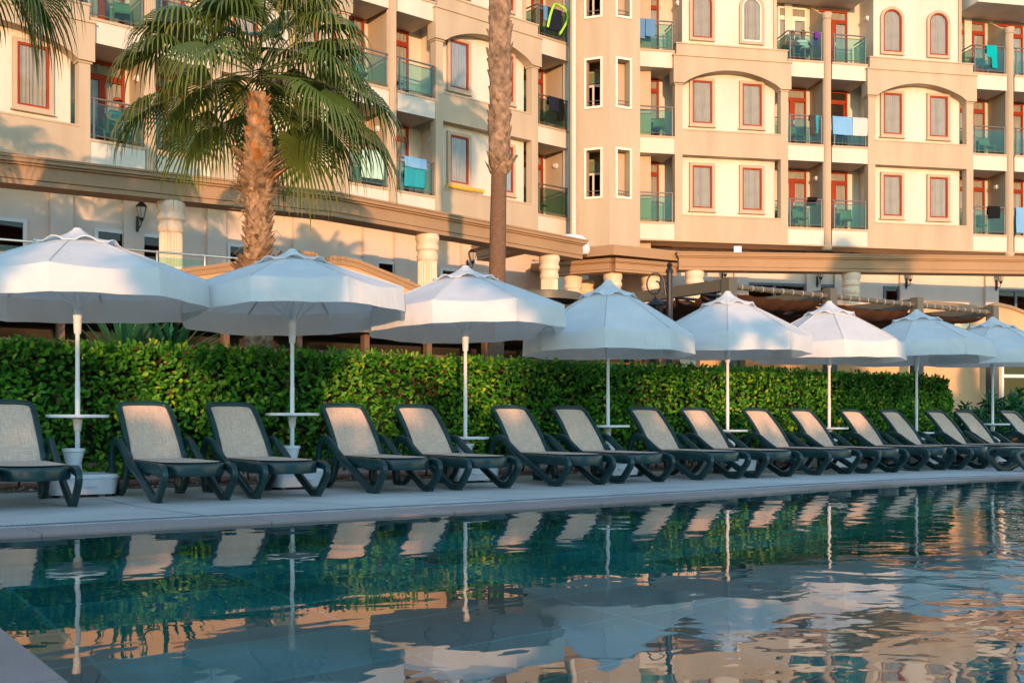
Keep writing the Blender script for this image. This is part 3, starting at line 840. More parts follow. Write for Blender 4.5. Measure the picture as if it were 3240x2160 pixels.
# --- tall palm whose crown is above the picture
def palm_tall():
    d0 = 18.5; p = Vector(((492.5-512)/1098*d0, d0, 0))
    t = thing('tall_fan_palm', 'tall palm with a bare scaly trunk that rises out of the picture', 'palm tree', p)
    mb = MB()
    path = [(.10*math.sin(z*.28) + .012*max(0,z-4), .02*math.sin(z), z) for z in np.linspace(0, 12.1, 30)]
    trunk_mesh(mb, path, [.145 - .0006*i if i < 11 else .142 - .0008*i for i in range(30)], 24)
    tr = mb.build('trunk', mat('smooth_palm_bark', (.19,.105,.06), .9, .3, 14, .8, 25, stretch=(1,1,6)), t, smooth=60)
    mb = MB()
    for seg in range(10):     # leaf scars follow the trunk's lean
        za, zb = 5.0 + seg*.70, 5.70 + seg*.70
        cx = .10*math.sin((za+.35)*.28) + .012*max(0,za-4)
        mb.M = Matrix.Translation((cx,0,0))
        boots(mb, za, zb, .138, 48, .25, 60+seg, .40)
    mb.M = Matrix.Identity(4)
    mb.build('leaf_bases', mat('grey_leaf_base', (.27,.175,.11), .9, .5, 9, .6, 25), tr)
    mb = MB(); mb.M = Matrix.Translation((.11,0,0))   # torn sheath stubs at the lower edge of the scars
    boots(mb, 4.95, 5.07, .145, 9, .22, 77, .9)
    mb.build('torn_sheath', BOOT, tr)
    cx = .10*math.sin(12*.28)+.1
    crown_mesh('crown', t, Vector((cx,0,11.6)), 30, 33, (.9,1.2), (.85,1.0), (-50,80))
    return t
PALM2 = palm_tall()
def palm_side():
    p = Vector((-7.6, 14.6, 0))
    t = thing('leaning_fan_palm', 'fan palm of which only hanging leaf tips show at the top left corner', 'palm tree', p)
    mb = MB(); trunk_mesh(mb, [(0,0,z) for z in np.linspace(0,7.6,12)], [.19]*12, 18)
    tr = mb.build('trunk', BARK, t, smooth=60)
    mb = MB(); boots(mb, 1, 7.5, .165, 240, .27, 15, .8); mb.build('leaf_bases', BOOT, tr)
    crown_mesh('crown', t, Vector((0,0,7.55)), 32, 45, (.95,1.3), (.9,1.1), (-45,82), tone=.3)
    return t
PALM3 = palm_side()
q = dup(PALM1, 'fan palm on the near side of the pool, behind the viewer, shading the right colonnade', (16.6,-2.0,0), 1.0)
q.location.z = 2.55; q.location.z = 0; q.scale = (1,1,1.34)

q = dup(PALM3, 'fan palm beyond the left edge of the picture that shades the first window bay', (-10.9,14.4,0), 2.0); q.scale = (1,1,.99)

# --- yuccas behind the hedge
SWORD = leaf_mat('sword_leaf', (.03,.12,.04), (.08,.25,.08), (.36,.42,.12), .15, .4, .4)
def sword_plant(name, label, cat, p, n, length, width, seed, tone, el=(5,85), group=None, zc=.0, mat_=None):
    t = thing(name, label, cat, p, 0, group)
    V, F, T = [], [], []; r_ = random.Random(seed)
    for k in range(n):
        az = k*2.39996; e = R(el[1] + (el[0]-el[1])*(k/n)**.8 + r_.uniform(-6,6)); L_ = length*r_.uniform(.75,1.1)
        d = Vector((math.cos(az)*math.cos(e), math.sin(az)*math.cos(e), math.sin(e))); s_ = Vector((-math.sin(az), math.cos(az), 0)); u = d.cross(s_)*-1
        b = Vector((math.cos(az)*.05, math.sin(az)*.05, zc + .25*(1-k/n)))
        o = len(V); dr = r_.uniform(.0,.28)
        tn = tone + r_.uniform(-.25,.25)
        for j, (s, w_) in enumerate(((0,.7),(.25,1),(.6,.8),(.85,.4),(1,.05))):
            c = b + d*L_*s + Vector((0,0,-dr*L_*s*s))
            V += [c - s_*width*w_ + u*width*.4*w_, c, c + s_*width*w_ + u*width*.4*w_]; T += [tn]*3
        for j in range(4):
            a = o+3*j; F += [(a,a+3,a+4,a+1),(a+1,a+4,a+5,a+2)]
    np_mesh('leaves', [tuple(v) for v in V], F, mat_ or SWORD, t, np.clip(T,0,1))
    mb = MB(); mb.tube([(0,0,0),(0,0,max(.2,zc+.15))], [.12,.09], 10); mb.build('stem', BARK, t, smooth=50)
    return t
def at(px, y_row, fr=ROW):
    """ground point of picture column px on the line y = y_row of a frame"""
    t_ = (px-512)/1098; c, s = math.cos(fr.a), math.sin(fr.a)
    # fr.o + x*(c,s) + y*(-s,c) = d*(t,1)
    y = y_row; ox, oy = fr.o.x, fr.o.y
    x = (t_*(oy + y*c) - (ox - y*s)) / (c - t_*s)
    return fr.p(x, y)
sword_plant('yucca', 'bright green yucca with upright sword leaves behind the hedge, left of the fluted column foot', 'yucca', at(128, 15.3), 70, 1.0, .046, 4, .6, (12,86), None, 1.4)
sword_plant('yucca', 'darker yucca with spreading arching leaves in front of the fluted column foot', 'yucca', at(170, 15.4), 56, 1.05, .042, 9, .3, (-5,70), None, 1.5)
CYCAD = leaf_mat('broad_leaf', (.016,.09,.035), (.04,.19,.06), (.14,.34,.07), .2, .35, .5)
for k, (px, yr, s_, lab) in enumerate(((975,13.7,.75,'dark green leafy shrub beside the right end of the hedge'), (1004,14.1,.95,'dark green leafy shrub behind the farthest parasol pole'), (1032,14.6,1.05,'dark green leafy shrub cut by the right edge of the picture'), (988,12.9,.55,'low leafy shrub behind the last loungers, in front of the other shrubs'))):
    t = thing('leafy_shrub', lab, 'shrub', at(px, yr), 0, 'leafy shrubs beyond the hedge')
    g = np.random.default_rng(70+k); n = 620
    st = []
    for q in range(16):
        a = q*2.4; e = R(20+60*((q*7)%16)/16); st.append(((math.cos(a)*math.cos(e), math.sin(a)*math.cos(e), math.sin(e)), s_*(.8+.4*((q*5)%16)/16)))
    P = []; T = []
    for (d, ln) in st:
        for j in range(n//16):
            s = (j/(n/16))*.55+.45; d_ = np.array(d)
            P.append(d_*ln*s + np.array([0,0,.15+.25*s_])); T.append(d_*.8 + g.normal(scale=.55,size=3) + np.array([0,0,.1]))
    P = np.array(P); T = np.array(T); m_ = len(P)
    V, F, Tn = leaf_cloud(P, np.tile([[0,-.3,1.]],(m_,1))+g.normal(scale=.3,size=(m_,3)), T, g.uniform(.16,.30,m_)*s_, g.uniform(.022,.036,m_)*s_, np.clip(.4+g.normal(scale=.2,size=m_),0,1), .2, .35)
    np_mesh('leaves', V, F, CYCAD, t, Tn)
    for (d, ln) in st: MB().tube([(0,0,0),(d[0]*.1,d[1]*.1,.2),(d[0]*ln*.8,d[1]*ln*.8,d[2]*ln*.8+.15+.25*s_)], [.02,.014,.006], 5).build('stem', BARK, t)

# --- unseen hedge and trees added behind the viewer, shaped to shade the pool row
TREE_LEAF = leaf_mat('tree_leaf', (.015,.04,.01), (.04,.10,.02), (.09,.16,.03), .2)
def shade_height(x):  # top of the added hedge, set by where its shade should end
    if x < 3.0: b = 1.55
    elif x < 4.2: b = .80
    elif x < 5.7: b = 1.75
    elif x < 7.3: b = .62
    elif x < 8.1: b = 1.25
    elif x < 9.2: b = .85
    elif x < 11.3: b = 1.8
    elif x < 16.3: b = .56
    else: b = 2.0
    return b + .10*mnoise.noise(Vector((x*1.7, 2, 0))) + .06*mnoise.noise(Vector((x*5, 7, 0)))
CROWNS = [(1.5,2.35,1.05,1.0),(4.95,2.15,1.12,.95),(8.75,2.62,.7,.36),(10.2,2.25,1.38,.80),(12.3,2.04,1.05,.20),(11.75,2.4,.5,.6),(17.7,2.25,1.3,.85),(20.3,2.25,1.4,.85),(-1.2,2.2,1.2,.8)]  # added tree crowns, each placed to shade part of a parasol
LH = 27.0
def behind(x, z, dl=0.0):
    q = ROW.p(x, POLE_Y); l = LH + dl
    return Vector((q.x - LX*l, q.y - LY*l, z + l*math.tan(SUN_EL)))
def shade_leaves(cells, seed, spread=.16, size=.17):
    g = np.random.default_rng(seed); P = []
    for (x, z, k) in cells:
        for _ in range(k):
            P.append(behind(x + g.uniform(-spread,spread), z + g.uniform(-spread,spread), g.uniform(-.7,.7)))
    P = np.array([tuple(p) for p in P]); m_ = len(P)
    return leaf_cloud(P, rand_dirs(m_,g), rand_dirs(m_,g), g.uniform(.8,1.3,m_)*size*1.5, g.uniform(.8,1.3,m_)*size*.5, np.clip(.45+g.normal(scale=.2,size=m_),0,1))
cells = []
x = -6.0
while x < 27:
    zt = shade_height(x); z = -1.9
    while z < zt:
        cells.append((x, min(z, zt-.05), 9)); z += .2
    x += .2
t = thing('shade_hedge', 'tall unseen hedge added behind the viewer to shade the deck and loungers', 'hedge', (0,0,0))
V, F, T = shade_leaves(cells, 5); np_mesh('foliage', V, F, TREE_LEAF, t, T)
for i, (xc, zc, rx, rz) in enumerate(CROWNS):
    cells = []; r_ = random.Random(i)
    for a in np.arange(-rx, rx+.01, .2):
        for b_ in np.arange(-rz, rz+.01, .2):
            e = (a/rx)**2 + (b_/rz)**2
            if e < 1.0 + .25*mnoise.noise(Vector((a*2+i*9, b_*2, 0))): cells.append((xc+a, zc+b_, 9))
    base = behind(xc, 0); base.z = 0
    t = thing('shade_tree', 'added shade tree', 'tree', base, 0, 'added shade trees behind the viewer')
    t['label'] = 'unseen leafy tree added behind the viewer, its crown shaped to shade the parasols'
    V, F, T = shade_leaves(cells, 90+i); V = V - np.array(tuple(base), dtype=np.float64)
    np_mesh('crown', V, F, TREE_LEAF, t, T)
    mb = MB(); mb.tube([(0,0,0),(.05,0,1.5),(0,0,zc+1.9)], [.10,.08,.04], 10); mb.build('trunk', BARK, t, smooth=50)
# ------------------------------------------------------------------ the hotel
DZ = .08
FL = [7.7+DZ, 10.7+DZ, 13.7+DZ]
hotel = thing('hotel_building', 'cream hotel with two balconied wings that meet at a corner stair tower', 'hotel', (0,0,0))
def outline(w, h, e=0.0, arch=0.0, n=12):
    x = w/2+e
    p = [(-x,-e),(x,-e)]
    if arch:
        r = arch
        for k in range(n+1):
            a = math.pi*k/n
            p.append((x*math.cos(a), h-r + (r+e)*math.sin(a)))
    else: p += [(x,h+e),(-x,h+e)]
    return p
def curtain_mesh(w, h, seed, z0=0, arch=0.0, gap=None):
    mb = MB(); r_ = random.Random(seed); ph = [r_.uniform(0,6) for _ in range(4)]
    n = 48
    def f(u, v):
        x = (u-.5)*w
        y = .023*math.sin(u*44+ph[0]+.9*math.sin(u*9+ph[1])) * (.6+.4*math.sin(u*13+ph[2])) 
        top = h if not arch else h-arch + arch*math.sqrt(max(0,1-(2*u-1)**2))
        return (x + .006*math.sin(v*3+u*20), y, z0 + top*v)
    mb.grid(f, n, 3)
    return mb
def make_window(w, h, arch, frame_mat, seed, name='window'):
    fb = MB()
    fb.ring(outline(w,h,0,arch), outline(w,h,-.055,arch), -.075, -.02)
    o = fb.build(name, frame_mat, hotel)
    mb = MB(); mb.ring(outline(w,h,.10,arch), outline(w,h,0,arch), -.10, .0)
    if not arch: mb.box(-w/2-.14, w/2+.14, -.125, 0, -.14, -.102)
    mb.build('surround', MOULDING, o)
    pb = MB(); pts = outline(w,h,-.05,arch); pb.prism(pts, -.052, -.046); pb.build('pane', PANE, o)
    curtain_mesh(w-.08, h-.06, seed, .03, arch*.97 if arch else 0).build('curtain', CURTAIN, o, smooth=60, M=Matrix.Translation((0,-.022,0)))
    return o
def make_door(w, h, frame_mat, seed, leaves=2, open_dark=False, name='balcony_door'):
    fb = MB()
    fb.ring(outline(w,h,0), outline(w,h,-.07), -.08, 0)
    fb.box(-w/2+.07, w/2-.07, -.075, -.005, h-.42, h-.33)
    if leaves == 2: fb.box(-.05, .05, -.085, -.012, .07, h-.42)
    for x in ([-w/4-.02, w/4+.02] if leaves == 2 else [0]):
        fb.ring([(x+a*(w/4 if leaves==2 else w/2-.07)*.92, z) for a, z in ((-1,.07),(1,.07),(1,h-.43),(-1,h-.43))],
                [(x+a*((w/4 if leaves==2 else w/2-.07)*.92-.055), z) for a, z in ((-1,.17),(1,.17),(1,h-.49),(-1,h-.49))], -.09, -.02)
    o = fb.build(name, frame_mat, hotel)
    pb = MB(); pb.box(-w/2+.05, w/2-.05, -.048, -.042, .05, h-.05); pb.build('pane', PANE, o)
    if open_dark:
        mb = MB(); mb.box(-w/2+.06, w/2-.06, -.03, -.02, .05, h-.05); mb.build('dark_room', INSIDE, o)
    else:
        curtain_mesh(w-.1, h-.08, seed, .04).build('curtain', CURTAIN, o, smooth=60, M=Matrix.Translation((0,-.022,0)))
    hb = MB(); hb.box(.03, .07, -.12, -.085, 1.0, 1.14); hb.build('handle', STEEL, o)
    return o
far = Matrix.Translation((0, 300, 0))
WIN = [make_window(.74, 1.50, 0, RED_FRAME, s) for s in (1,2,3)]
ARCHWIN = make_window(.74, 1.56, .34, RED_FRAME, 4)
ARCHWIN_PALE = make_window(.74, 1.56, .34, WHITE_FRAME, 5)
DOOR = [make_door(1.13, 2.33, RED_FRAME, s) for s in (6,7)]
DOOR_OPEN = make_door(1.13, 2.33, RED_FRAME, 9, 1, True)
DOOR_PALE = make_door(1.13, 2.33, WHITE_FRAME, 8)
protos = WIN + [ARCHWIN, ARCHWIN_PALE] + DOOR + [DOOR_OPEN, DOOR_PALE]

def put(proto, W, s, D, z, rot=0):
    return place(proto, hotel, W.M @ Matrix.Translation((s, D, z)) @ Matrix.Rotation(rot, 4, 'Z'))
def part(W, mb, name, material, smooth=None, parent=hotel):
    o = mb.build(name, material, None, smooth=smooth, M=W.M); o.parent = parent; return o
def railing(W, s0, s1, f, D=.07, ret=None, ret0=None):
    """glass balustrade along s0..s1 on floor f; returns run back to depth ret"""
    mb = MB()
    def run(a, b):
        mb.tube([(a[0],a[1],f+1.02),(b[0],b[1],f+1.02)], .026, 8)
        mb.tube([(a[0],a[1],f+.90),(b[0],b[1],f+.90)], .014, 6)
        mb.tube([(a[0],a[1],f+.10),(b[0],b[1],f+.10)], .016, 6)
    run((s0,D),(s1,D))
    if ret: run((s1,D),(s1,ret))
    if ret0: run((s0,D),(s0,ret0))
    for x in (s0+.10, s1-.06): mb.box(x-.02, x+.02, D-.012, D+.028, f, f+1.02)
    o = part(W, mb, 'balcony_railing', RAIL, 40)
    gb = MB(); gb.box(s0+.02, s1-.02, D-.005, D+.005, f+.115, f+.885)
    if ret: gb.box(s1-.005, s1+.005, D+.03, ret, f+.115, f+.885)
    if ret0: gb.box(s0-.005, s0+.005, D+.03, ret0, f+.115, f+.885)
    gb.build('glass_panel', GREEN_GLASS, o)
    return o
def pillar(W, s0, s1, z0, z1, plain=False, material=BEIGE_STUCCO):
    mb = MB(); mb.box(s0, s1, 0, .28, z0, z1)
    return part(W, mb, 'pillar', material)
def flute_column(W, s, D, r, z0, z1, n=40):
    mb = MB()
    mb.lathe([(r*.3,z0),(r*.95,z0+.02),(r*1.15,z0+.08),(r*1.15,z0+.13),(r,z0+.16)], (s,D), n)
    mb.lathe([(r*.93,z0+.16),(r*.90,z1-.22)], (s,D), n, flute=.10)
    mb.lathe([(r*.95,z1-.22),(r*1.1,z1-.18),(r*1.0,z1-.14),(r*1.2,z1-.06),(r*1.2,z1)], (s,D), n)
    return part(W, mb, 'column', BEIGE_STUCCO, 40)
def arch_fascia(W, s0, s1, f):
    """the beam over a bay: a flat arch below two stepped bands; f is the floor above it"""
    mb = MB(); zb, za, zt = f-1.13, f-.60, f-.20
    n = 20; pts = [(s0,zb),(s0+.40,zb)]
    for k in range(n+1):
        u = k/n; x = s0+.40 + (s1-s0-.80)*u
        pts.append((x, zb + (za-zb)*math.sin(math.pi*u)**.75))
    pts += [(s1-.40,zb),(s1,zb),(s1,zt),(s0,zt)]
    # split into columns so that no polygon is concave
    low = pts[2:2+n+1]
    mb.box(s0, s0+.40, -.10, .32, zb, zt); mb.box(s1-.40, s1, -.10, .32, zb, zt)
    for k in range(n):
        (x0,z0),(x1,z1) = low[k], low[k+1]
        mb.prism([(x0,z0),(x1,z1),(x1,zt),(x0,zt)], -.10, .32)
    mb.box(s0-.03, s1+.03, -.14, .32, zt, zt+.05)
    mb.box(s0+.12, s1-.12, -.04, .32, zt+.05, f+.24)
    mb.box(s0+.09, s1-.09, -.07, .32, f+.24, f+.285)
    return part(W, mb, 'arch_fascia', BEIGE_STUCCO)
WALL_BACK = 1.32
def wall_lamp(W, s, D, z, side):
    mb = MB(); mb.box(min(s, s+.09*side), max(s, s+.09*side), D-.08, D+.08, z-.05, z+.06); mb.box(min(s,s+.05*side), max(s,s+.05*side), D-.06, D+.06, z-.09, z-.05)
    return part(W, mb, 'wall_lamp', WHITE_PLASTIC)
def balcony(W, a, b, lv, door, dpos, rail=True, ret=None, ret0=None):
    f = FL[lv]
    mb = MB(); mb.box(a, b, .03, WALL_BACK, f-.61, f-.065); part(W, mb, 'balcony_slab', WHITE_STUCCO)
    mb = MB(); mb.box(a, b, -.0, WALL_BACK, f-.065, f); part(W, mb, 'slab_edge', MOULDING)
    if door: put(door, W, dpos, WALL_BACK, f+.02)
    mb = MB(); mb.box(dpos-.68, dpos+.68, WALL_BACK-.035, WALL_BACK, f+2.38, f+2.46); part(W, mb, 'door_lintel', MOULDING)
    if rail: railing(W, a+.01, b-.01, f, ret=ret, ret0=ret0)
def bay(W, s0, arch_level=1, windows=True, pale=()):
    s1 = s0+3.70
    mb = MB(); mb.box(s0+.10, s1-.10, .30, 2.2, FL[0]-.5, 17.2); part(W, mb, 'bay_wall', WHITE_STUCCO)
    top = FL[arch_level+1]-1.13
    pillar(W, s0-.28, s0, FL[0]-.62, top); pillar(W, s1, s1+.28, FL[0]-.62, top)
    for s in (s0-.14, s1+.14): part(W, MB().box(s-.18, s+.18, -.03, .30, top-.05, top), 'pillar_cap', BEIGE_STUCCO)
    for lv in range(0, arch_level+1):
        f = FL[lv]
        mb = MB(); mb.box(s0, s1, .0, .36, f-.62, f+.235); mb.box(s0, s1, -.02, .36, f+.235, f+.285)
        mb.box(s0, s1, -.003, .02, f-.19, f-.175)
        part(W, mb, 'spandrel', BEIGE_STUCCO)
    for lv in range(0, arch_level+1):     # narrow side balustrade in the slot beside the bay
        f = FL[lv]; mb = MB(); mb.box(s1-.11, s1+.10, .34, .35, f+.1, f+.9); o = part(W, mb, 'side_glass', GREEN_GLASS)
        mb = MB(); mb.tube([(s1-.12,.345,f+.97),(s1+.12,.345,f+.97)], .024, 8); mb.build('handrail', RAIL, o)
    arch_fascia(W, s0-.36, s1+.36, FL[arch_level+1])
    for lv in range(3):
        for i, c in enumerate((.82, 2.70)):
            key = (lv, i)
            if lv == arch_level+1: pr = ARCHWIN_PALE if key in pale else ARCHWIN
            else: pr = WIN[(lv*2+i+int(abs(s0)*3)) % 3]
            put(pr, W, s0+c, .30, FL[lv]+(.58 if lv <= arch_level else .60))
    # pilaster strips beside the arched windows
    mb = MB(); mb.box(s1-.16, s1-.04, .24, .5, FL[arch_level+1]+.285, 17); part(W, mb, 'pilaster', BEIGE_STUCCO)
def balconies(W, a, b, col, left=True, right=True, doors=(0,0,0,0,0,0), fluted=True, back=True):
    """two balconies a..col and col..b on each level with a column and a partition between them"""
    D_ = {0: None, 1: DOOR[0], 2: DOOR[1], 3: DOOR_OPEN, 4: DOOR_PALE}
    mb = MB(); mb.box((a if left else col)-.4, (b if right else col)+.4, WALL_BACK, 2.2, FL[0]-.62, 17.2); part(W, mb, 'back_wall', WHITE_STUCCO)
    for lv in range(3):
        top = lv == 2
        if left: balcony(W, a, col-.165, lv, D_[doors[lv]], col-.80, ret0=(1.0 if lv == 2 else None))
        if right: balcony(W, col+.165, b, lv, D_[doors[3+lv]], col+.86, ret=(1.0 if lv == 2 else None))
    if left: wall_lamp(W, col-.07, .75, FL[0]+1.95, -1)
    if right:
        for lv in range(3): wall_lamp(W, b+.10+.28, .72, FL[lv]+1.95, -1)
    if fluted:
        flute_column(W, col, .13, .165, FL[0]-.62-.18, 15.55)
    else:
        mb = MB(); mb.box(col-.165, col+.165, 0, .3, FL[0]-.62, 17.2); part(W, mb, 'pillar', WHITE_STUCCO)
    mb = MB()
    mb.prism([(0,FL[0]-.6),(1,FL[0]-.6),(1,16.2),(0,15.5)], -.07, .07)
    mb.v = [(y, x*(WALL_BACK-.24)+.24, z) for x, y, z in mb.v]
    mb.v = [(col+x, y, z) for x, y, z in mb.v]
    part(W, mb, 'partition', BEIGE_STUCCO)
    mb = MB(); mb.box(a-.05 if left else col, b+.05 if right else col+.2, -.35, WALL_BACK+.2, 16.25, 16.9); part(W, mb, 'roof_slab', WHITE_STUCCO)
    mb = MB()
    if left: mb.box(a+.45, a+.75, WALL_BACK-.12, WALL_BACK, FL[2], 16.25)
    part(W, mb, 'pilaster', WHITE_STUCCO) if left else None
def eave(W, a, b, D1=1.5):
    mb = MB(); mb.box(a, b, .0, .32, FL[0]-.66, FL[0]-.62); mb.box(a, b, .10, D1, FL[0]-.62+.0, FL[0]-.55); part(W, mb, 'eave_soffit', SOFFIT)

# left wing
BL = [-14.55, -7.10, .31]
bay(LW, BL[0], 0); bay(LW, BL[1], 1); bay(LW, BL[2], 1)
balconies(LW, BL[0]+3.98, BL[1]-.28, BL[0]+5.54, doors=(1,2,1,1,2,1))
balconies(LW, BL[1]+3.98, BL[2]-.28, BL[1]+5.56, doors=(1,2,1,2,1,1))
balconies(LW, BL[2]+3.98, BL[2]+7.0, BL[2]+5.58, right=False, doors=(1,1,2,0,0,0), fluted=False)
eave(LW, -22, 6.1)
mb = MB(); mb.box(-30, BL[0]-.28, .3, 2.2, FL[0]-.62, 17.2); part(LW, mb, 'bay_wall', WHITE_STUCCO)
# right wing
BR = [-4.67, 2.72]
balconies(RW, BR[0]-3.5, BR[0]-.28, BR[0]-1.86, left=False, doors=(0,0,0,1,2,1))
bay(RW, BR[0], 1, pale=((2,1),)); bay(RW, BR[1], 1)
balconies(RW, BR[0]+3.98, BR[1]-.28, BR[0]+5.54, doors=(1,2,4,2,3,1))
balconies(RW, BR[1]+3.98, BR[1]+7.15, BR[1]+5.56, doors=(2,1,1,1,2,1))
eave(RW, -6.6, 13)
bay(RW, BR[1]+7.43, 1)
mb = MB(); mb.box(15.0, 26, 1.3, 2.4, FL[0]-.62, 17.2); part(RW, mb, 'back_wall', WHITE_STUCCO)

# ground floor walls, with pilasters and windows under the eaves
def ground_windows(W, items, wall_a, wall_b, D, frame_mat, pil):
    mb = MB(); mb.box(wall_a, wall_b, D, D+.4, 0, FL[0]-.55); part(W, mb, 'ground_wall', GROUND_PAINT)
    for s in pil:
        mb = MB(); mb.box(s-.28, s+.28, D-.14, D, 0, FL[0]-.62); part(W, mb, 'wall_pilaster', GROUND_PAINT)
    for (s, w_, z0, z1) in items:
        fb = MB()
        fb.ring([(s+a*w_/2, z) for a, z in ((-1,z0),(1,z0),(1,z1),(-1,z1))], [(s+a*(w_/2-.09), z) for a, z in ((-1,z0+.09),(1,z0+.09),(1,z1-.09),(-1,z1-.09))], D-.07, D+.0)
        if w_ > 1.4: fb.box(s-.05, s+.05, D-.06, D, z0+.09, z1-.09)
        o = part(W, fb, 'ground_window', frame_mat)
        gb = MB(); gb.box(s-w_/2+.05, s+w_/2-.05, D-.022, D-.012, z0+.05, z1-.05); gb.build('pane', DARK_PANE, o)
def s_of(W, px, D):
    t_ = (px-512)/1098; c, s = math.cos(W.a), math.sin(W.a)
    ox, oy = W.o.x - s*D, W.o.y + c*D
    return (t_*oy - ox)/(c - t_*s)
GREYBLUE = mat('grey_blue_frame', (.12,.13,.14), .5, .06)
gw = [(s_of(LW, px, 1.5), w_, 3.9, 5.85) for px, w_ in ((3,1.1),(112,.95),(150,.95),(241,.9),(354,.95),(384,.80),(449,.80),(476,.95))]
ground_windows(LW, gw, -30, 6.6, 1.5, WHITE_FRAME, [s_of(LW, px, 1.5) for px in (60,132,215,300,369,400,466)])
gw = [(s_of(RW, px, 1.5), w_, 3.7, 5.95) for px, w_ in ((704,1.1),(774,2.5),(825,.7),(891,.65),(1015,1.7))]
ground_windows(RW, gw, -7, 15, 1.5, GREYBLUE, [s_of(RW, px, 1.5) for px in (740,812,840,905,990)])

# stair tower: an octagonal corner whose edge faces the pool
V0 = Vector((3.23, 36.3)); AL = math.atan2(.375, -.927); AR = math.atan2(.407, .913)
A1 = V0 + Vector((math.cos(AL), math.sin(AL)))*1.17; B1 = V0 + Vector((math.cos(AR), math.sin(AR)))*1.16
def tower_face(p, q, openings, name):
    """wall from p to q (plan), pierced by openings (a,b,z0,z1) measured from p"""
    d = (q-p); ln = d.length; ang = math.atan2(d.y, d.x)
    F = Frame(p.x, p.y, math.degrees(ang)); mb = MB(); th = .30
    a, b = openings[0][0], openings[0][1]
    zs = sorted(openings, key=lambda o: o[2]); z = 6.2
    mb.box(0, a, 0, th, z, 17.2); mb.box(b, ln, 0, th, z, 17.2)
    for (_, _, z0, z1) in zs:
        mb.box(a, b, 0, th, z, z0); z = z1
    mb.box(a, b, 0, th, z, 17.2)
    part(F, mb, name, BEIGE_STUCCO)
    for (a, b, z0, z1) in openings:
        m2 = MB()
        m2.ring([(a-.07,z0-.07),(b+.07,z0-.07),(b+.07,z1+.07),(a-.07,z1+.07)], [(a,z0),(b,z0),(b,z1),(a,z1)], -.035, 0)
        o = part(F, m2, 'tower_opening', mat_cream)
        m3 = MB(); m3.tube([(a,.08,z0+.20),(b,.08,z0+.20)], .016, 6); m3.tube([(a,.08,z0+.08),(b,.08,z0+.08)], .010, 6); m3.build('guard_bar', RAIL, o)
    return F
mat_cream = mat('cream_trim', (.80,.73,.60), .8, .04)
tz = [(FL[0]+.50, FL[0]+2.05), (FL[1]+.50, FL[1]+2.05), (FL[2]+.50, FL[2]+2.05)]
FA = tower_face(A1, V0, [(.36,.86,z0,z1) for z0,z1 in tz], 'tower_wall')
FB = tower_face(V0, B1, [(.28,.76,z0,z1) for z0,z1 in tz], 'tower_wall')
for p, ang, ln in ((B1, 89, 2.2), (A1, None, 2.2)):
    if ang is None:
        F = Frame(A1.x, A1.y, 86); mb = MB(); mb.box(0, 2.2, -.3, 0, 6.2, 17.2); part(F, mb, 'tower_wall', BEIGE_STUCCO)
    else:
        F = Frame(p.x, p.y, ang); mb = MB(); mb.box(0, ln, 0, .3, 6.2, 17.2); part(F, mb, 'tower_wall', BEIGE_STUCCO)
for F_, a_, b_, dd in ((FB,.0,1.15,.36),(FA,-.15,1.2,.95)):
    mb = MB(); mb.box(a_, b_, dd, dd+.08, 6.2, 17.2); part(F_, mb, 'tower_interior', BEIGE_STUCCO)
# inside of the stair: floors, a back wall and white windows seen through the left openings
Cc = (A1+B1)/2
mb = MB()
for f in FL: mb.flat([(V0.x,V0.y+.33),(A1.x+.15,A1.y+.3),(A1.x+.2,A1.y+2.0),(B1.x-.1,B1.y+2.0),(B1.x-.15,B1.y+.3)], f-.3, f)
mb.flat([(A1.x-.6,A1.y+1.9),(B1.x+.6,B1.y+1.9),(B1.x+.6,B1.y+2.1),(A1.x-.6,A1.y+2.1)], 6.2, 17.2)
part(Frame(0,0,0), mb, 'tower_interior', BEIGE_STUCCO)
for f in FL:
    fb = MB(); s = FA.p(.30, .94); fw = Frame(s.x, s.y, math.degrees(FA.a))
    fb.ring([(-.30,f+.45),(.30,f+.45),(.30,f+1.50),(-.30,f+1.50)], [(-.25,f+.50),(.25,f+.50),(.25,f+1.42),(-.25,f+1.42)], -.05, .0); fb.box(-.02,.05,-.045,.0,f+.50,f+1.42)
    o = part(fw, fb, 'stair_window', WHITE_FRAME)
    gb = MB(); gb.box(-.26,.26,-.02,-.012,f+.48,f+1.45); gb.build('pane', DARK_PANE, o)
    mb = MB(); mb.box(-.34,.34,-.08,-.01,f+1.53,f+1.90); part(fw, mb, 'blind_box', GREYGREEN)
mb = MB(); mb.flat([(A1.x-1.5,A1.y+.2),(V0.x,V0.y+.1),(B1.x+1.5,B1.y+.2),(B1.x+1.5,B1.y+3),(A1.x-1.5,A1.y+3)], 6.1, 6.2); part(Frame(0,0,0), mb, 'tower_soffit', SOFFIT)
for pr in protos:
    for ch in list(pr.children): bpy.data.objects.remove(ch)
    bpy.data.objects.remove(pr)
mb = MB(); mb.box(-30, 6.2, 2.0, 9, 0, 17.0); part(LW, mb, 'rear_block', WHITE_STUCCO)
mb = MB(); mb.box(-7.5, 26, 2.1, 9, 0, 17.0); part(RW, mb, 'rear_block', WHITE_STUCCO)
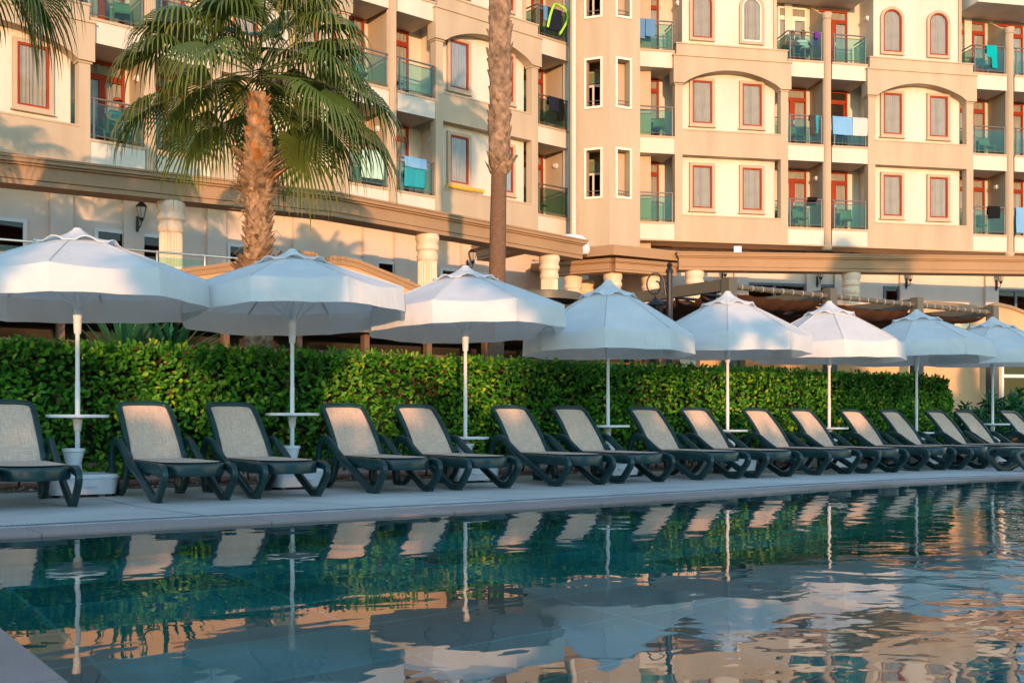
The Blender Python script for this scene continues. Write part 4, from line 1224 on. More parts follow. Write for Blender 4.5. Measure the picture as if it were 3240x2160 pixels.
# ------------------------------------------------------------------ colonnades
CZ0, CZ1 = 5.78, 6.36
def beam_run(mb, a, b, w=.62, z0=CZ0, z1=CZ1, exta=0, extb=0):
    """moulded architrave from a to b (plan points)"""
    a = Vector(a); b = Vector(b); d = (b-a).normalized(); a = a - d*exta; b = b + d*extb
    n = Vector((-d.y, d.x)); ln = (b-a).length
    F = Frame(a.x, a.y, math.degrees(math.atan2(d.y, d.x)))
    old = mb.M; mb.M = F.M
    h = z1-z0
    mb.box(0, ln, -w/2, w/2, z0, z0+h*.16); mb.box(0, ln, -w/2+.03, w/2-.03, z0+h*.16, z0+h*.20)
    mb.box(0, ln, -w/2-.01, w/2+.01, z0+h*.20, z0+h*.70)
    mb.box(-.04, ln+.04, -w/2-.07, w/2+.07, z0+h*.70, z0+h*.78); mb.box(-.08, ln+.08, -w/2-.13, w/2+.13, z0+h*.78, z0+h*.92); mb.box(-.10, ln+.10, -w/2-.16, w/2+.16, z0+h*.92, z1)
    mb.M = old
def big_column(parent, p, r=.265, z1=CZ0, flute=True):
    mb = MB(); n = 48
    mb.lathe([(r*1.25,0),(r*1.25,.12),(r*1.1,.16),(r*1.02,.22)], n=n)
    if flute: mb.lathe([(r,.22),(r*.97,z1-.70)], n=n, flute=.11)
    else: mb.lathe([(r,.22),(r*.98,z1-.70)], n=n)
    mb.lathe([(r*1.0,z1-.70),(r*1.08,z1-.66),(r*1.08,z1-.56),(r*1.0,z1-.53),(r*1.0,z1-.46),(r*1.16,z1-.40),(r*1.16,z1-.30),(r*1.04,z1-.27),(r*1.10,z1-.20),(r*1.2,z1-.14),(r*1.2,z1-.06),(r*1.14,z1)], n=n)
    o = mb.build('column', COLUMN_STONE, parent, smooth=30); o.location = (p[0], p[1], 0); return o
col_l = thing('colonnade', 'ochre beam on fluted columns in front of the left wing, bending behind the palm trunk', 'colonnade', (0,0,0))
K = (-4.55, 26.9); E_ = (1.70, 33.6); S_ = (-4.55-13*.856, 26.9-13*.517)
mb = MB(); beam_run(mb, S_, K, extb=.12); beam_run(mb, K, E_, exta=.10, extb=.35, z0=CZ0+.002, z1=CZ1+.002)
mb.build('beam', BEAM_STUCCO, col_l)
for p in ((-7.75, 24.95), (-2.26, 29.3), (1.12, 33.0), (-11.5, 22.7)): big_column(col_l, p)
mb = MB(); beam_run(mb, (.4, 32.5), (-.9, 34.4), w=.5, z0=CZ0+.05, z1=CZ1-.08); mb.build('cross_beam', BEAM_STUCCO, col_l)
port = thing('portico', 'eight-sided ochre canopy on short fluted columns below the stair tower', 'portico', (0,0,0))
P0, PL, PR = (3.22, 35.35), (1.45, 36.35), (5.35, 36.5)
mb = MB(); mb.flat([PL, P0, PR, (6.2, 38.2), (1.2, 38.2)], 6.0, 6.10)
beam_run(mb, PL, P0, w=.4, z0=5.62, z1=6.02); beam_run(mb, P0, PR, w=.4, z0=5.622, z1=6.022)
mb.flat([(PL[0]-.35,PL[1]-.2),(P0[0],P0[1]-.55),(PR[0]+.35,PR[1]-.2),(6.4,38.1),(1.0,38.1)], 6.10, 6.42)
mb.build('canopy', BEAM_STUCCO, port)
for p in ((2.02, 36.35), (3.28, 35.75), (4.6, 36.45)): big_column(port, p, .26, 5.62)
big_column(port, (2.5, 37.5), .26, 5.62, False)
col_r = thing('colonnade', 'straight ochre beam on fluted columns in front of the right wing', 'colonnade', (0,0,0))
dr = Vector((math.cos(R(5)), math.sin(R(5)))); pr0 = Vector((11.37, 36.8))
mb = MB(); beam_run(mb, tuple(pr0 - dr*5.95), tuple(pr0 + dr*14)); mb.build('beam', BEAM_STUCCO, col_r)
for k in (-5.35, 0.0, 7.2): big_column(col_r, tuple(pr0 + dr*k))
du = thing('ventilation_duct', 'fat white ventilation duct that bends down beside the stair tower', 'duct', (2.10, 34.9, -.24))
mb = MB(); mb.tube([(-.95,.1,6.78),(-.35,.05,6.78)], .22, 20); mb.build('intake', WHITE_METAL, du, smooth=40)
mb = MB(); mb.tube(smooth_path([(-.40,.05,6.80),(-.1,.02,6.80),(.10,0,6.72),(.17,0,6.52),(.17,0,6.36)],6), [.21]*20+[.2,.19,.18,.16,.15], 20); mb.build('elbow', WHITE_METAL, du, smooth=40)
# round pipe up the corner
tag(MB().lathe([(.085,6.3),(.085,17)], n=14).build('drain_pipe', WHITE_STUCCO, None, (2.055,36.58,0), smooth=40), 'white drain pipe running up the corner left of the stair tower', 'pipe')
fl = thing('floodlight', 'small white floodlight standing on the right colonnade beam', 'floodlight', tuple(pr0 - dr*3.9) + (CZ1,))
MB().box(-.12,.12,-.06,.06,.05,.26).build('head', WHITE_PLASTIC, fl); MB().box(-.02,.02,-.02,.02,0,.06).build('bracket', WHITE_PLASTIC, fl)

# ------------------------------------------------------------------ terrace, stairs parapet, restaurant under the terrace
def at_d(px, d): return Vector(((px-512)/1098*d, d, 0))
def zz(py, d): return .78 + (422-py)*d/1098
TER = Frame(*ROW.p(-10, 20.4).xy, 34.95)     # terrace front plane
def ter(px, py):
    t_ = (px-512)/1098; c, s = math.cos(TER.a), math.sin(TER.a)
    x = (t_*TER.o.y - TER.o.x)/(c - t_*s); d = TER.o.y + x*s
    return x, zz(py, d)
tw = thing('terrace_wall', 'apricot terrace and stair parapet with a notch, behind the second and third parasols', 'wall', (0,0,0))
prof = [(-140,247),(0,252),(175,270),(245,260.5),(273,255),(298,251),(314,252),(319,258),(323,265.5),(327,264),(330,256),(341,256.5),(357,259.8),(392,274),(428,289.5),(450,298)]
P = [ter(*q) for q in prof]
mb = MB(); cap = MB()
for (x0,z0),(x1,z1) in zip(P[:-1], P[1:]):
    mb.prism([(x0,2.95),(x1,2.95),(x1,max(z1,2.96)),(x0,max(z0,2.96))], 0, .25)
    cap.prism([(x0,z0-.16),(x1,z1-.16),(x1,z1-.02),(x0,z0-.02)], -.035, .28)
    cap.prism([(x0,z0-.06),(x1,z1-.06),(x1,z1+.01),(x0,z0+.01)], -.06, .31)
o = mb.build('parapet', TERRACE_PAINT, None, M=TER.M); o.parent = tw
o = cap.build('coping', BEAM_STUCCO, None, M=TER.M); o.parent = tw
ft = thing('restaurant_front', 'shaded brown glazed restaurant front below the terrace, seen over the hedge', 'restaurant', (0,0,0))
x0 = -8; x1 = P[-1][0]+6
BROWN = mat('brown_fascia', (.17,.10,.065), .8, .12, 2)
mb = MB(); mb.box(x0, x1, -.3, 5, 2.62, 2.94); o = mb.build('fascia', BROWN, None, M=TER.M); o.parent = ft
k = 0; x = x0
while x < x1-.2:
    mb = MB(); mb.box(x, x+.12, -.05, .12, 0, 2.62); o = mb.build('post', BROWN, None, M=TER.M); o.parent = ft
    o = MB().box(x+.12, x+1.5, .0, .06, 2.15, 2.24).build('transom', BROWN, None, M=TER.M); o.parent = ft; o = MB().box(x+.12, x+1.5, .0, .06, .0, .5).build('sill_panel', BROWN, None, M=TER.M); o.parent = ft
    if k < 4:
        mb = MB(); mb.box(x+.12, x+1.5, .02, .03, .5, 2.62); o = mb.build('pane', DARK_PANE, None, M=TER.M); o.parent = ft
    k += 1
    x += 1.5
mb = MB(); mb.box(x0, x1+2, 1.2, 1.3, 0, 2.62); o = mb.build('interior', INSIDE, None, M=TER.M); o.parent = ft
# terrace floor behind the parapet
fl_ = MB(); fl_.box(-8, P[12][0], .25, 14, 2.97, 3.05); tag(fl_.build('terrace_floor', GROUND, None, M=TER.M), kind='structure')
gr = thing('glass_balustrade', 'low glass balustrade with steel rail on the terrace edge, behind the nearest parasol', 'balustrade', (0,0,0))
a = ter(-60, 252-3)[0]; b = ter(207, 265)[0]
xs = [a + (b-a)*k/5 for k in range(6)]
def ptop(x):
    for (q0,w0),(q1,w1) in zip(P[:-1],P[1:]):
        if q0 <= x <= q1: return w0 + (w1-w0)*(x-q0)/(q1-q0)
    return P[0][1]
zr = ptop(xs[-1])
mb = MB(); bend = ter(247, 257.8)
mb.tube([(xs[0],.12,ter(-60,233)[1]),(bend[0],.12,bend[1])], .022, 8); o = mb.build('handrail', STEEL, None, M=TER.M, smooth=40); o.parent = gr
for k, x in enumerate(xs):
    zt = ter(-60,233)[1] + (bend[1]-ter(-60,233)[1])*(x-xs[0])/(bend[0]-xs[0])
    mb = MB(); mb.lathe([(.022,ptop(x)-.05),(.022,zt+.0),(.012,zt+.03)], (x,.12), 10); o = mb.build('post', STEEL, None, M=TER.M, smooth=40); o.parent = gr
    if k < 5:
        x2 = xs[k+1]; mb = MB()
        mb.prism([(x+.04,ptop(x)+.03),(x2-.04,ptop(x2)+.03),(x2-.04,zt-.09),(x+.04,zt-.09)], .115, .127); o = mb.build('glass_panel', GREEN_GLASS, None, M=TER.M); o.parent = gr
# right-hand terrace block
TR = Frame(*at_d(850, 30.0).xy, 11.5)
def tr(px, py, D=0):
    t_ = (px-512)/1098; c, s = math.cos(TR.a), math.sin(TR.a); ox, oy = TR.o.x - s*D, TR.o.y + c*D
    x = (t_*oy - ox)/(c - t_*s); return x, zz(py, oy + x*s)
rt = thing('terrace_wall', 'apricot wall with a sloping coping behind the pergola and the last parasols', 'wall', (0,0,0))
prof = [(700,305),(870,306),(905,306),(925,303),(935,303),(960,305),(985,309),(997,304),(1010,307),(1026,313),(1080,330)]
Q = [tr(*q) for q in prof]; mb = MB(); cap = MB()
door_l = tr(1001, 400)[0]
for (x0,z0),(x1,z1) in zip(Q[:-1], Q[1:]):
    mb.prism([(x0,2.95),(x1,2.95),(x1,z1),(x0,z0)], 0, .3)
    cap.prism([(x0,z0-.04),(x1,z1-.04),(x1,z1+.05),(x0,z0+.05)], -.06, .34)
mb.box(Q[0][0], door_l, 0, .3, 0, 2.95)
mb.box(Q[0][0], door_l+.05, -.25, 0, 2.72, 2.93)
o = mb.build('wall', TERRACE_PAINT, None, M=TR.M); o.parent = rt
o = cap.build('coping', BEAM_STUCCO, None, M=TR.M); o.parent = rt
gd = MB()
for x in (0, 1.0, 2.0, 3.0): gd.box(door_l+.05+x, door_l+.13+x, .05, .12, 0, 2.7)
for z in (2.05, 2.62, .05): gd.box(door_l+.13, door_l+3.0, .055, .115, z, z+.09)
o = gd.build('glass_door', WHITE_FRAME, None, M=TR.M); o.parent = rt
mb = MB(); mb.box(door_l+.1, door_l+3, .08, .09, .1, 2.65); mb.build('pane', DARK_PANE, o)
mb = MB(); mb.box(door_l, door_l+6, 1.2, 1.3, 0, 2.95); mb.box(door_l, door_l+6, .0, .3, 2.72, 2.95); o = mb.build('interior', INSIDE, None, M=TR.M); o.parent = rt
c_ = tr(958, 322); sg = thing('round_wall_lamp', 'cream round lamp with a dark rim on the apricot wall', 'wall lamp', TR.p(c_[0], -.02, c_[1]), TR.a)
def disc(r, y0, y1, n=32): m_ = MB(); m_.lathe([(r,y0),(r,y1)], n=n); m_.v = [(x, z, y) for x, y, z in m_.v]; return m_
disc(.27, -.14, .02).build('rim', IRON, sg, smooth=40); disc(.24, -.155, -.13).build('diffuser', mat('cream_acrylic', (.62,.52,.32), .3, .04), sg, smooth=40)
cu = tr(994, 370, -.5)
def drape(u, v): return (cu[0] + (u-.5)*.30 + .02*v, -.5 + .035*math.sin(u*22), 2.9 - 2.3*v)
o = tag(MB().grid(drape, 30, 8).build('drape', cloth('charcoal_drape', (.07,.07,.075), .05), None, M=TR.M, smooth=60), 'charcoal drape hanging beside the glass door at the far right', 'drape')
sm = o.modifiers.new('thick', 'SOLIDIFY'); sm.thickness = .02

# ------------------------------------------------------------------ pergola with brown awning
pg = thing('pergola', 'taupe pergola with a wavy brown retractable awning, right of the lamp post', 'pergola', (0,0,0))
GX = [15.35 + 2.93*k for k in range(4)]; GY0, GY1 = 14.75, 20.0; GZ = 3.53
for k, x in enumerate(GX):
    mb = MB(); mb.box(x-.11, x+.11, GY0-.10, GY0+.10, 0, GZ); o = mb.build('post', PERGOLA, None, M=ROW.M); o.parent = pg
    mb = MB(); mb.prism([(0,GZ-.24),(1,GZ-.24),(1,GZ-.02),(0,GZ-.02)], -.07, .07)
    mb.v = [(x+y, GY0+.1 + q*(GY1-GY0), z) for q, y, z in mb.v]
    o = mb.build('beam', PERGOLA, None, M=ROW.M); o.parent = pg
    mb = MB(); mb.box(x-.10, x+.10, GY1-.10, GY1+.14, 0, GZ-.24); o = mb.build('post', PERGOLA, None, M=ROW.M); o.parent = pg
mb = MB(); mb.tube([(GX[0]+.16,GY0,GZ-.16),(GX[3]-.16,GY0,GZ-.16)], .055, 12)
o = mb.build('front_tube', PERGOLA, None, M=ROW.M, smooth=40); o.parent = pg
wr = MB()
for k in range(3):
    for j in range(9):
        x = GX[k]+.30 + j*.29; wr.tube([(x,GY0,GZ-.16),(x+.02,GY0,GZ-.16)], .060, 12)
wr.build('lashing', mat('pale_rope', (.45,.38,.28), .8), o)
for k in range(3):
    xa, xb = GX[k]+.09, GX[k+1]-.09
    sag = (.16, .20, .12)[k]
    def sh(u, v, xa=xa, xb=xb, sag=sag, k=k):
        y = GY0+.12 + v*(GY1-GY0-.2); w_ = v*7
        z = GZ-.25 - sag*abs(math.sin(math.pi*w_))**.8 - .05*math.sin(math.pi*u)*(1+math.sin(v*11+k)) + .012*math.sin(u*40+v*9)
        return (xa+(xb-xa)*u, y, z)
    mb = MB(); mb.grid(sh, 40, 84); o = mb.build('awning', BROWN_CLOTH, None, M=ROW.M, smooth=70); o.parent = pg
    for j in range(1, 7):
        b_ = MB(); y = GY0+.12 + j/7*(GY1-GY0-.2); b_.tube([(xa,y,GZ-.23),(xb,y,GZ-.23)], .03, 8); q = b_.build('slide_bar', IRON, None, M=ROW.M, smooth=40); q.parent = pg
# pergola that continues left, behind the lamp
mb = MB(); mb.box(GX[0]-3.0, GX[0]-.16, GY1-.1, GY1+.1, 3.0, 3.3); o = mb.build('rear_beam', PERGOLA, None, M=ROW.M); o.parent = pg

# ------------------------------------------------------------------ round slatted roof, lamp post, lanterns
rr_ = thing('round_canopy', 'round flat canopy with radiating wooden slats between the third and fourth parasols', 'canopy', at_d(545.5, 22.0))
RC = .72
mb = MB(); mb.lathe([(RC-.06,3.20),(RC,3.20),(RC,3.34),(RC-.03,3.36),(RC-.06,3.34),(RC-.06,3.20)], n=48, cap=False); mb.lathe([(.01,3.36),(RC-.05,3.34)], n=48, cap=False); mb.build('rim', PERGOLA, rr_, smooth=40)
for k in range(24):
    a = k*math.pi/12; mb = MB(); mb.tube([(.08*math.cos(a),.08*math.sin(a),3.25),((RC-.05)*math.cos(a),(RC-.05)*math.sin(a),3.25)], .024, 6); mb.build('slat', WOOD, rr_)
MB().lathe([(.06,0),(.05,3.3)], n=12).build('post', PERGOLA, rr_, smooth=40)
lp = thing('lamp_post', 'black iron lamp post with a scrolled bracket and hanging lantern, left of the pergola', 'street lamp', at_d(669.5, 19.3), 0)
H = zz(265.8, 19.3)
mb = MB(); mb.lathe([(.09,0),(.09,.3),(.06,.35),(.055,H-.12),(.07,H-.11),(.07,H-.08),(.05,H-.05),(.035,H-.02),(.055,H+.02),(.03,H+.06)], n=16); mb.build('post', IRON, lp, smooth=40)
mb = MB(); sc_ = []
for k in range(30):       # scroll: rises from the post, arches over and curls in
    a = k/29; th = math.pi*(-.08 + 2.55*a); rr = .155*(1-.72*max(0,a-.42)/.58)
    sc_.append((-.245 + rr*math.cos(th)*1.0, 0, H-.33 + rr*1.35*math.sin(th)))
mb.tube([(-.06,0,H-.52),(-.08,0,H-.40)] + sc_, .014, 8)
mb.tube([(-.05,0,H-.52),(-.12,0,H-.47)], .012, 6); mb.tube([(-.05,0,H-.30),(-.10,0,H-.30)], .012, 6)
mb.tube([(-.25,0,H-.46),(-.25,0,H-.56)], .012, 6)
mb.build('bracket', IRON, lp, smooth=40)
mb = MB(); mb.lathe([(.02,H-.54),(.05,H-.57),(.10,H-.62),(.17,H-.665),(.18,H-.69),(.13,H-.70)], (-.25,0), 16); MB().lathe([(.06,H-1.10),(.075,H-1.06)], (-.25,0), 12).build('lantern_base', IRON, lp)
lh = mb.build('lantern_cap', IRON, lp, smooth=40)
mb = MB(); mb.lathe([(.135,H-.70),(.12,H-.85),(.075,H-1.06)], (-.25,0), 8); mb.build('lantern_glass', glass('lamp_clear_glass', (.75,.72,.68), 1.5), lh)
mb = MB()
for k in range(8):
    a = k*math.pi/4; mb.tube([(-.25+.137*math.cos(a),.137*math.sin(a),H-.70),(-.25+.122*math.cos(a),.122*math.sin(a),H-.85),(-.25+.078*math.cos(a),.078*math.sin(a),H-1.06)], .007, 5)
mb.build('lantern_cage', IRON, lh)
def make_lantern():
    t = thing('wall_lantern', 'x', 'wall lantern', (0,0,0), 0, 'black wall lanterns under the colonnade')
    mb = MB(); mb.tube([(0,-.01,-.36),(0,-.03,-.2),(0,-.03,.05)], [.03,.05,.03], 8); mb.tube(smooth_path([(0,-.03,-.20),(0,-.16,-.27),(0,-.28,-.20),(0,-.30,-.10)],5), .014, 6)
    mb.tube(smooth_path([(0,-.03,-.08),(0,-.12,-.14),(0,-.22,-.13)],4), .010, 6); mb.build('bracket', IRON, t, smooth=40)
    mb = MB(); mb.lathe([(.035,-.12),(.05,-.09),(.065,-.05),(.07,-.03)], (0,-.30), 12); mb.build('lantern_base', IRON, t, smooth=40); mb = MB(); mb.lathe([(.14,.25),(.15,.27),(.13,.30),(.07,.37),(.03,.40),(.03,.43),(.012,.47),(.005,.50)], (0,-.30), 12)
    b = mb.build('lantern_cap', IRON, t, smooth=40)
    mb = MB(); mb.lathe([(.07,-.03),(.13,.25)], (0,-.30), 6); mb.build('lantern_glass', LAMP_GLASS, b)
    mb = MB()
    for k in range(6):
        a = k*math.pi/3; mb.tube([(.072*math.cos(a),-.30+.072*math.sin(a),-.03),(.133*math.cos(a),-.30+.133*math.sin(a),.25)], .007, 5)
    mb.build('lantern_cage', IRON, b); return t
la = make_lantern(); first = True
for W, px, py, lab in ((LW,137,218,'black wall lantern left of the first fluted column'), (LW,467,261,'black wall lantern above the third parasol, beside the bare palm trunk'), (LW,30,205,None),
                       (RW,722,274,'black wall lantern half hidden by the pergola corner post'), (RW,817,277,'black wall lantern left of the shaded column of the right colonnade'),
                       (RW,906,279,'black wall lantern right of the shaded column, above the pergola'), (RW,996,281,'black wall lantern at the far right under the colonnade')):
    if lab is None: continue
    s = s_of(W, px, 1.36); d = W.p(s, 1.36).y
    o = la if first else copy_tree(la); first = False
    o['label'] = lab; o.location = W.p(s, 1.36, zz(py, d)); o.rotation_euler = (0,0,W.a)

# ------------------------------------------------------------------ things on the balconies
def make_chair():
    t = thing('balcony_chair', 'x', 'chair', (0,0,0), 0, 'grey green chairs on the balconies')
    mb = MB(); mb.grid(lambda u, v: ((u-.5)*.42, -.20+.42*v, .44-.03*math.sin(math.pi*u)*math.sin(math.pi*v)), 6, 6); mb.box(-.22,.22,-.22,.22,.40,.425); mb.build('seat', GREYGREEN, t)
    mb = MB(); mb.grid(lambda u, v: ((u-.5)*(.42-.06*v*v), .20+.10*v+.03*math.sin(math.pi*u), .45+.40*v), 6, 6); mb.box(-.20,.20,.215,.235,.44,.50); mb.grid(lambda u, v: ((u-.5)*(.42-.06*v*v), .225+.10*v+.03*math.sin(math.pi*u), .45+.40*v), 6, 6); mb.build('backrest', GREYGREEN, t, smooth=60)
    for sx_ in (-1,1):
        MB().tube([(sx_*.20,-.20,.42),(sx_*.22,-.23,0)], .016, 6).build('leg', GREYGREEN, t)
        MB().tube([(sx_*.20,.20,.42),(sx_*.22,.26,0)], .016, 6).build('leg', GREYGREEN, t)
    return t
def make_table():
    t = thing('balcony_table', 'x', 'table', (0,0,0), 0, 'small balcony tables')
    mb = MB(); mb.lathe([(.27,.66),(.28,.67),(.28,.69),(.27,.70)], n=20); mb.build('table_top', GREYGREEN, t, smooth=40)
    for k in range(4):
        a = k*math.pi/2+.78; MB().tube([(.18*math.cos(a),.18*math.sin(a),.67),(.24*math.cos(a),.24*math.sin(a),0)], .016, 6).build('leg', GREYGREEN, t)
    return t
ch = make_chair(); tb_ = make_table(); used = set()
def furn(proto, W, s, D, lv, rot, lab):
    o = proto if proto.name not in used else copy_tree(proto); used.add(proto.name)
    o['label'] = lab; o.location = W.p(s, D, FL[lv]+.005); o.rotation_euler = (0,0,W.a+R(rot)); return o
cL0, cL1, cL2 = BL[0]+5.54, BL[1]+5.56, BL[2]+5.58; cR, cR0, cR1 = BR[0]-1.86, BR[0]+5.54, BR[1]+5.56
furn(ch, LW, cL0-1.30, .62, 0, 30, 'grey green chair left of the capped man on the lowest left balcony')
furn(ch, LW, cL0-.55, .55, 1, -20, 'grey green chair on the balcony at the very top, left of the palm crown')
furn(ch, LW, cL1-.80, .62, 1, -15, 'grey green chair on the middle balcony just right of the palm crown')
furn(ch, LW, cL1+.45, .65, 1, 20, 'grey green chair behind glass, on the middle balcony right of the fluted wall column')
furn(ch, LW, cL2-1.0, .60, 0, 10, 'grey green chair on the lowest balcony left of the stair tower')
furn(ch, LW, cL2-.95, .62, 1, 0, 'grey green chair under hanging clothes, left of the stair tower')
furn(ch, RW, cR+1.15, .60, 1, -30, 'grey green chair on the middle balcony right of the stair tower')
furn(ch, RW, cR0-.78, .60, 0, 0, 'grey green chair on the lowest balcony under the dark shirt')
furn(ch, RW, cR0-1.2, .8, 0, 35, 'second grey green chair beside the one under the dark shirt')
furn(ch, RW, cR0+1.0, .55, 0, -25, 'grey green chair before the peach curtain, lowest right wing balcony')
furn(ch, RW, cR0-.95, .60, 1, 15, 'grey green chair beside the hanging patterned dress')
furn(ch, RW, cR1-1.0, .60, 1, 20, 'left one of two grey green chairs on the second balcony from the right')
furn(ch, RW, cR1-.55, .65, 1, -10, 'right one of two grey green chairs on the second balcony from the right')
furn(ch, RW, cR1-.90, .58, 0, 5, 'grey green chair below the black bag, at the lower right')
furn(ch, RW, cR1-.70, .58, 2, -5, 'grey green chair behind the turquoise garment, upper right')
furn(tb_, LW, cL1+.95, .65, 0, 0, 'small table behind the turquoise towel on the lowest left wing balcony')
furn(tb_, RW, cR0+.95, .60, 1, 0, 'small round table below the sky blue towel')
def cloth_mat(name, col): return cloth(name, col, .12, .06, rough=.95)
def towel(W, s0, s1, f, front, back, m, label, cat='towel', D=.07, ztop=None, seed=1, side_lean=0.0, group='towels and clothes drying on balcony rails'):
    """cloth hung over a balcony rail: front fall outside, back fall inside"""
    zt = f+1.055 if ztop is None else ztop
    r_ = random.Random(seed); ph = [r_.uniform(0,6) for _ in range(3)]
    tot = front+back
    def fn(u, v):
        l = v*tot
        if l < back: z = zt-(back-l); D_ = D+.04
        else: z = zt-(l-back); D_ = D-.045
        k = abs(l-back); e = max(0, 1-k/.05)
        D_ = D + (D_-D)*(1-e); z = z + .004*e
        hang = k/max(front, back)
        D_ += -.012*math.copysign(1, l-back)*math.sin(u*11+ph[0])*hang - .006*math.sin(u*23+ph[1])*hang
        return (s0+(s1-s0)*u + .02*hang*math.sin(v*5+ph[2]) + side_lean*hang, D_, z + .015*math.sin(u*3+ph[1])*hang)
    mb = MB(); mb.grid(fn, 22, 30)
    o = mb.build(cat if cat in ('towel','shirt','dress','garment') else 'towel', m, None, M=W.M, smooth=70)
    sm = o.modifiers.new('thick','SOLIDIFY'); sm.thickness = .010
    tag(o, label, cat, group); return o
TURQ = cloth_mat('turquoise_terry', (.03,.34,.42)); SKYB = cloth_mat('sky_blue_terry', (.20,.44,.72)); MINT = cloth_mat('mint_terry', (.50,.74,.62)); OFFW = cloth_mat('off_white_terry', (.62,.60,.58))
TEAL = cloth_mat('bright_teal_cloth', (.0,.42,.45)); NAVY = cloth_mat('navy_cloth', (.02,.025,.05)); BLACK = cloth_mat('black_cloth', (.012,.012,.014)); BLUE = cloth_mat('mid_blue_terry', (.12,.28,.52)); RED = cloth_mat('coral_red_cloth', (.55,.06,.04)); VIOLET = cloth_mat('violet_cloth', (.13,.04,.30))
towel(LW, cL1-1.15, cL1-.35, FL[0], .85, .3, MINT, 'pale mint towel on the lowest balcony right of the palm crown', seed=1)
towel(LW, cL1+.42, cL1+1.20, FL[0], .90, .3, TURQ, 'large turquoise towel hanging left of the yellow air mattress', seed=2)
towel(LW, cL1+.38, cL1+1.21, FL[0], .32, .3, SKYB, 'light blue towel lying over the turquoise towel on the same rail', seed=3, D=.03, ztop=FL[0]+1.075)
towel(LW, cL2-1.10, cL2-.62, FL[1], .50, .3, NAVY, 'dark blue clothes hanging on the middle balcony left of the stair tower', 'garment', seed=4)
towel(LW, cL2-.62, cL2-.40, FL[1], .75, .3, BLACK, 'black shirt hanging right of dark blue clothes, left of the stair tower', 'garment', seed=5)
towel(LW, cL2-1.18, cL2-.50, FL[2], .75, .3, NAVY, 'navy towel under the lime pool noodle at the top', seed=6)
towel(LW, cL2-1.35, cL2-1.12, FL[2], .52, .2, BLUE, 'small blue cloth left of the navy towel under the noodle', seed=7)
towel(RW, cR+.20, cR+.50, FL[2], .72, .3, BLUE, 'left one of two blue towels on the top balcony by the stair tower', seed=8)
towel(RW, cR+.52, cR+.86, FL[2], .62, .3, BLUE, 'right one of two blue towels on the top balcony by the stair tower', seed=9)
towel(RW, cR0+.18, cR0+.96, FL[1], .66, .5, SKYB, 'wide sky blue towel over the middle balcony rail', seed=10)
towel(RW, cR0+.97, cR0+1.56, FL[1], .66, .5, OFFW, 'off-white towel beside the sky blue one on the same rail', seed=11)
towel(RW, cR0-.72, cR0-.48, FL[1], .72, .2, mat('dark_floral', (.05,.04,.04), .9, .9, 40), 'dark patterned dress hanging on the middle balcony rail', 'dress', seed=12)
towel(RW, cR0-.47, cR0-.36, FL[1], .66, .2, TURQ, 'narrow teal cloth hanging beside the dark patterned dress', seed=13, side_lean=-.04)
towel(RW, cR0-.78, cR0-.42, FL[0], .12, .3, BLACK, 'black shirt folded over the lowest balcony rail', 'shirt', seed=14, ztop=FL[0]+1.10)
towel(RW, cR1-1.02, cR1-.76, FL[2], .48, .3, TEAL, 'bright turquoise garment on the upper right balcony rail', 'garment', seed=15)
towel(RW, cR1-.80, cR1-.58, FL[2], .85, .3, TEAL, 'longer turquoise cloth right of the turquoise garment', seed=16)
towel(RW, cR1-.95, cR1-.45, FL[0], .45, .3, BLACK, 'black bag shaped cloth on the lower right balcony rail', 'garment', seed=17)
towel(RW, cR1+.22, cR1+1.1, FL[0], .95, .4, SKYB, 'sky blue towel cut by the right edge of the picture', seed=18)
towel(RW, cR0-.52, cR0-.34, FL[2], .25, .5, VIOLET, 'violet cloth on the rail right of the seated couple', seed=19)
o = tag(MB().grid(lambda u, v: (cR1-1.15+.5*u, .45+.25*v, FL[2]+.10+.40*v+.04*math.sin(u*9)), 10, 6).build('beach_bag', RED, None, M=RW.M, smooth=60), 'coral red beach bag leaning behind the glass of the upper right balcony', 'bag')
sm = o.modifiers.new('thick','SOLIDIFY'); sm.thickness = .12
# air mattress on the ledge, pool noodle on the rail
mb = MB()
for k in range(12): mb.tube([(BL[2]+.10+.12*k,-.09,FL[0]+.37),(BL[2]+.22+.12*k,-.09,FL[0]+.37)], [.062,.075] if k % 2 else [.075,.062], 10)
tag(mb.build('air_mattress', mat('yellow_vinyl', (.80,.42,.04), .35, .05), None, M=LW.M, smooth=50), 'rolled yellow air mattress lying on the window ledge left of the bare palm trunk', 'pool toy')
mb = MB(); mb.tube(smooth_path([(cL2-1.20,-.04,FL[2]+.30),(cL2-1.08,-.05,FL[2]+.75),(cL2-.92,-.03,FL[2]+1.08),(cL2-.66,.08,FL[2]+1.24),(cL2-.36,-.02,FL[2]+1.10),(cL2-.30,-.06,FL[2]+.75),(cL2-.66,-.06,FL[2]+.18)],6), .042, 10)
tag(mb.build('pool_noodle', mat('lime_foam', (.38,.80,.05), .7, .05), None, M=LW.M, smooth=50), 'lime green pool noodle looped over the top balcony rail left of the stair tower', 'pool toy')

